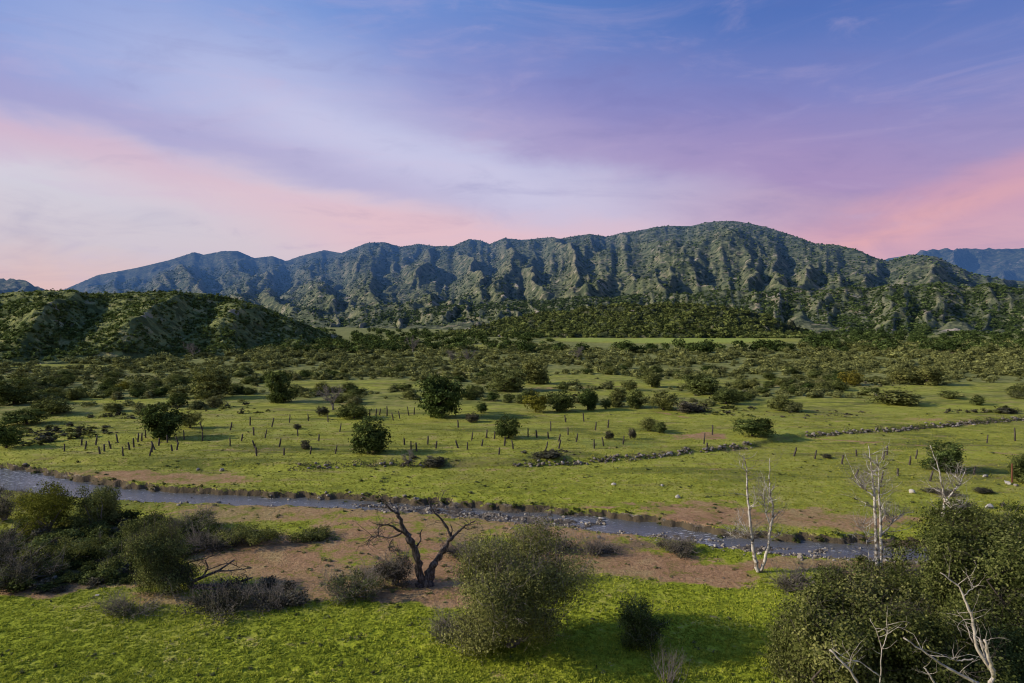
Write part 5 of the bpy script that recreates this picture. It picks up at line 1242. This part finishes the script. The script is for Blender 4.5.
# bleached branch under the dead oak
p = at(385, 580); o = np.array(p[:]); mb = MB()
for L, r0, r1 in [([(408, 338), (385, 322), (368, 308), (350, 285)], 0.075, 0.03), ([(368, 308), (350, 296), (338, 294)], 0.04, 0.015), ([(385, 322), (395, 305), (390, 290)], 0.03, 0.01)]:
    K = np.array([plane_pt(270 + x / 3.413, 483 + y / 3.413, p.y) - o for x, y in L]); K[:, 2] += 0.1; mb.tube(K, np.linspace(r0, r1, len(K)), 6, 0.6)
link('fallen_branch', mb.mesh('fallen_branch', B_BLEACH), None, tuple(p)); tag(bpy.context.scene.objects['fallen_branch'], 'bleached white forked branch lying left of the dead oak', 'branch')

# ------------------------------------------------------------------ grass: tufts over the near terrace and the meadow (nobody could count them)
def tufts(N, d0, d1, hmin, hmax, wdt, per, seed, mat, name, label, thr):
    r = np.random.RandomState(seed); dep = r.uniform(CAM_H / d1, CAM_H / d0, N); D = CAM_H / dep
    x = r.uniform(-0.80, 0.80, N) * D; y = D
    di, gv, sc_, li, gr = ground_masks(x, y); cl = fbm(x / 0.9, y / 0.9, 3, 91); cl2 = fbm(x / 6, y / 6, 3, 93)
    k = (di + 0.5 * fbm(x / 2.5, y / 2.5, 3, 94) < 0.42) & (gv < 0.3) & (li + 0.4 * cl < 0.6) & (cl + 0.6 * cl2 > thr) & (sc_ < 0.6)
    x, y, cl, cl2 = x[k], y[k], cl[k], cl2[k]; n = len(x); z = ground_h(x, y)
    h = (hmin + (hmax - hmin) * sm(-0.5, 0.6, cl)) * r.uniform(0.6, 1.3, n); far = 1 + 0.6 * sm(60, 140, y)
    a = r.uniform(0, 6.28, (n, per)); lean = r.normal(0, 0.45, (n, per, 2)) * h[:, None, None]
    hw = wdt * far[:, None] * r.uniform(0.6, 1.4, (n, per))
    bx = x[:, None] + r.normal(0, wdt * 0.7, (n, per)) * far[:, None]; by = y[:, None] + r.normal(0, wdt * 0.7, (n, per)) * far[:, None]
    V0 = np.stack([bx - np.cos(a) * hw, by - np.sin(a) * hw, np.broadcast_to(z[:, None] - 0.03, a.shape)], -1); V1 = np.stack([bx + np.cos(a) * hw, by + np.sin(a) * hw, np.broadcast_to(z[:, None] - 0.03, a.shape)], -1)
    V2 = np.stack([bx + lean[..., 0], by + lean[..., 1], z[:, None] + h[:, None] * r.uniform(0.7, 1.2, (n, per))], -1)
    V = np.stack([V0, V1, V2], 2).reshape(-1, 3); T = np.arange(len(V)).reshape(-1, 3)
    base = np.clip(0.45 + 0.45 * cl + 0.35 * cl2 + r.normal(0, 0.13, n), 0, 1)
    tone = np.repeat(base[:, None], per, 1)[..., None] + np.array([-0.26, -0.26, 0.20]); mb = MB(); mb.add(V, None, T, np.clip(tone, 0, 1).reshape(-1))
    tag(link(name, mb.mesh(name, mat, False)), label, 'grass', None, 'stuff')
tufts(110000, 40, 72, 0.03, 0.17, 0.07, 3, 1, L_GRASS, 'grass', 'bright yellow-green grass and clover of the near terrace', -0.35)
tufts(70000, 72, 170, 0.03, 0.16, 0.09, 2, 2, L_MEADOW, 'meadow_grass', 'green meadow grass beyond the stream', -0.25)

# ------------------------------------------------------------------ undergrowth: low brush filling the thickets, weeds over the meadow and the bare earth
MEDIUM = [cheap(1000 + i, 640, 0.11) for i in range(5)]
def ground_cover(name, label, cat, mat, n, box, w0, w1, rule, seed, src, tb=0.0, flat=0.6):
    r = np.random.RandomState(seed); px = r.uniform(box[0], box[2], n); py = r.uniform(box[1], box[3], n); x, y = hit_many(px, py)
    di, gv, sc_, li, gr = ground_masks(x, y); k = rule(x, y, px, py, di, gv, sc_, li, r.rand(n)); x, y = x[k], y[k]; z = ground_h(x, y)
    w = w0 + (w1 - w0) * r.rand(len(x)) ** 2
    mb = mass(np.stack([x, y, z - 0.05], 1), w, w * flat * r.uniform(0.6, 1.3, len(x)), np.clip(r.normal(tb, 0.16, len(x)), -0.4, 0.4), r, src)
    tag(link(name, mb.mesh(name, mat, False)), label, cat, None, 'stuff')
nz_ = lambda x, y, s, k: fbm(x / s, y / s, 3, k)
ground_cover('thicket_undergrowth', 'dense grey-green undergrowth filling the thicket on the left bank', 'undergrowth', L_OLIVE, 1300, (-60, 515, 215, 592), 0.7, 2.6, lambda x, y, px, py, di, gv, sc, li, u: (li > 0.35) & (u < 0.5 + nz_(x, y, 4, 11)), 1, MEDIUM, -0.12)
ground_cover('dark_undergrowth', 'dark leafless undergrowth between the bushes of the left thicket', 'undergrowth', L_BRUSH, 450, (-60, 515, 300, 612), 0.6, 2.2, lambda x, y, px, py, di, gv, sc, li, u: (li > 0.35) & (u < 0.5 - nz_(x, y, 4, 11)), 2, MEDIUM, 0.0)
ground_cover('oak_undergrowth', 'leafy undergrowth around the right foreground oaks', 'undergrowth', L_GREEN, 420, (760, 560, 1090, 700), 0.6, 2.0, lambda x, y, px, py, di, gv, sc, li, u: (li > 0.4), 3, MEDIUM, -0.05)
ground_cover('bank_weeds', 'low brown and grey weeds scattered over the bare earth', 'weeds', L_GREY, 2600, (0, 505, 960, 612), 0.15, 0.75, lambda x, y, px, py, di, gv, sc, li, u: (di > 0.25) & (gv < 0.4) & (u < 0.35 + 1.3 * nz_(x, y, 3, 12)), 4, TINY, 0.05, 0.45)
ground_cover('meadow_weeds', 'small brown weeds dotted through the meadow', 'weeds', L_GREY, 6000, (-30, 395, 1060, 512), 0.25, 0.9, lambda x, y, px, py, di, gv, sc, li, u: (gv < 0.1) & (u < 0.10 + 0.9 * nz_(x, y, 11, 13)), 5, TINY, -0.05, 0.4)
ground_cover('bank_brush', 'dark weeds hanging along the undercut far bank', 'weeds', L_OLIVE, 9000, (-30, 440, 1060, 555), 0.25, 1.0, lambda x, y, px, py, di, gv, sc, li, u: (np.abs(py - np.interp(px, RIV[:, 0], RIV[:, 1]) + 2.5) < 2.2) & (u < 0.65 + nz_(x, y, 4, 15)), 6, TINY, -0.15, 0.6)

STRIPS = [(66, 432, 52, 7), (118, 417, 36, 2.6), (196, 408, 66, 3), (20, 440, 40, 6), (245, 412, 34, 2), (505, 396, 36, 2), (725, 410, 34, 5), (420, 398, 60, 2), (300, 398, 40, 2), (745, 395, 50, 3), (590, 395, 40, 1.5), (985, 412, 46, 2), (870, 385, 60, 3), (660, 404, 70, 2)]
def in_strip(px, py): return np.max([sm(1.2, 0.6, np.hypot((px - a) / c, (py - b) / d)) for a, b, c, d in STRIPS], 0)
ground_cover('scrub_strip', 'dark low scrub growing in strips between the green meadow bands', 'scrub', L_BRUSH, 5200, (-30, 380, 1060, 450), 0.7, 2.4, lambda x, y, px, py, di, gv, sc, li, u: u < in_strip(px, py) * (0.75 + nz_(x, y, 8, 16)), 7, TINY, 0.0, 0.5)
ground_cover('scrub_strip', 'olive low scrub growing in strips between the green meadow bands', 'scrub', L_OLIVE, 3800, (-30, 380, 1060, 450), 0.8, 2.8, lambda x, y, px, py, di, gv, sc, li, u: u < in_strip(px, py) * (0.6 - nz_(x, y, 8, 16)), 8, TINY, -0.12, 0.55)
ground_cover('meadow_brush', 'flat patches of dark brush in the meadow', 'brush', L_BRUSH, 3000, (390, 400, 1060, 472), 0.5, 1.5, lambda x, y, px, py, di, gv, sc, li, u: u < li * 2.4 - 0.2, 9, TINY, 0.05, 0.45)

ground_cover('grass_weeds', 'grey-brown dry weeds growing through the near green grass', 'weeds', L_GREY, 3200, (-20, 598, 860, 683), 0.10, 0.5, lambda x, y, px, py, di, gv, sc, li, u: (di < 0.5) & (u < -0.02 + 1.1 * nz_(x, y, 2.6, 17)), 10, TINY, 0.05, 0.7)
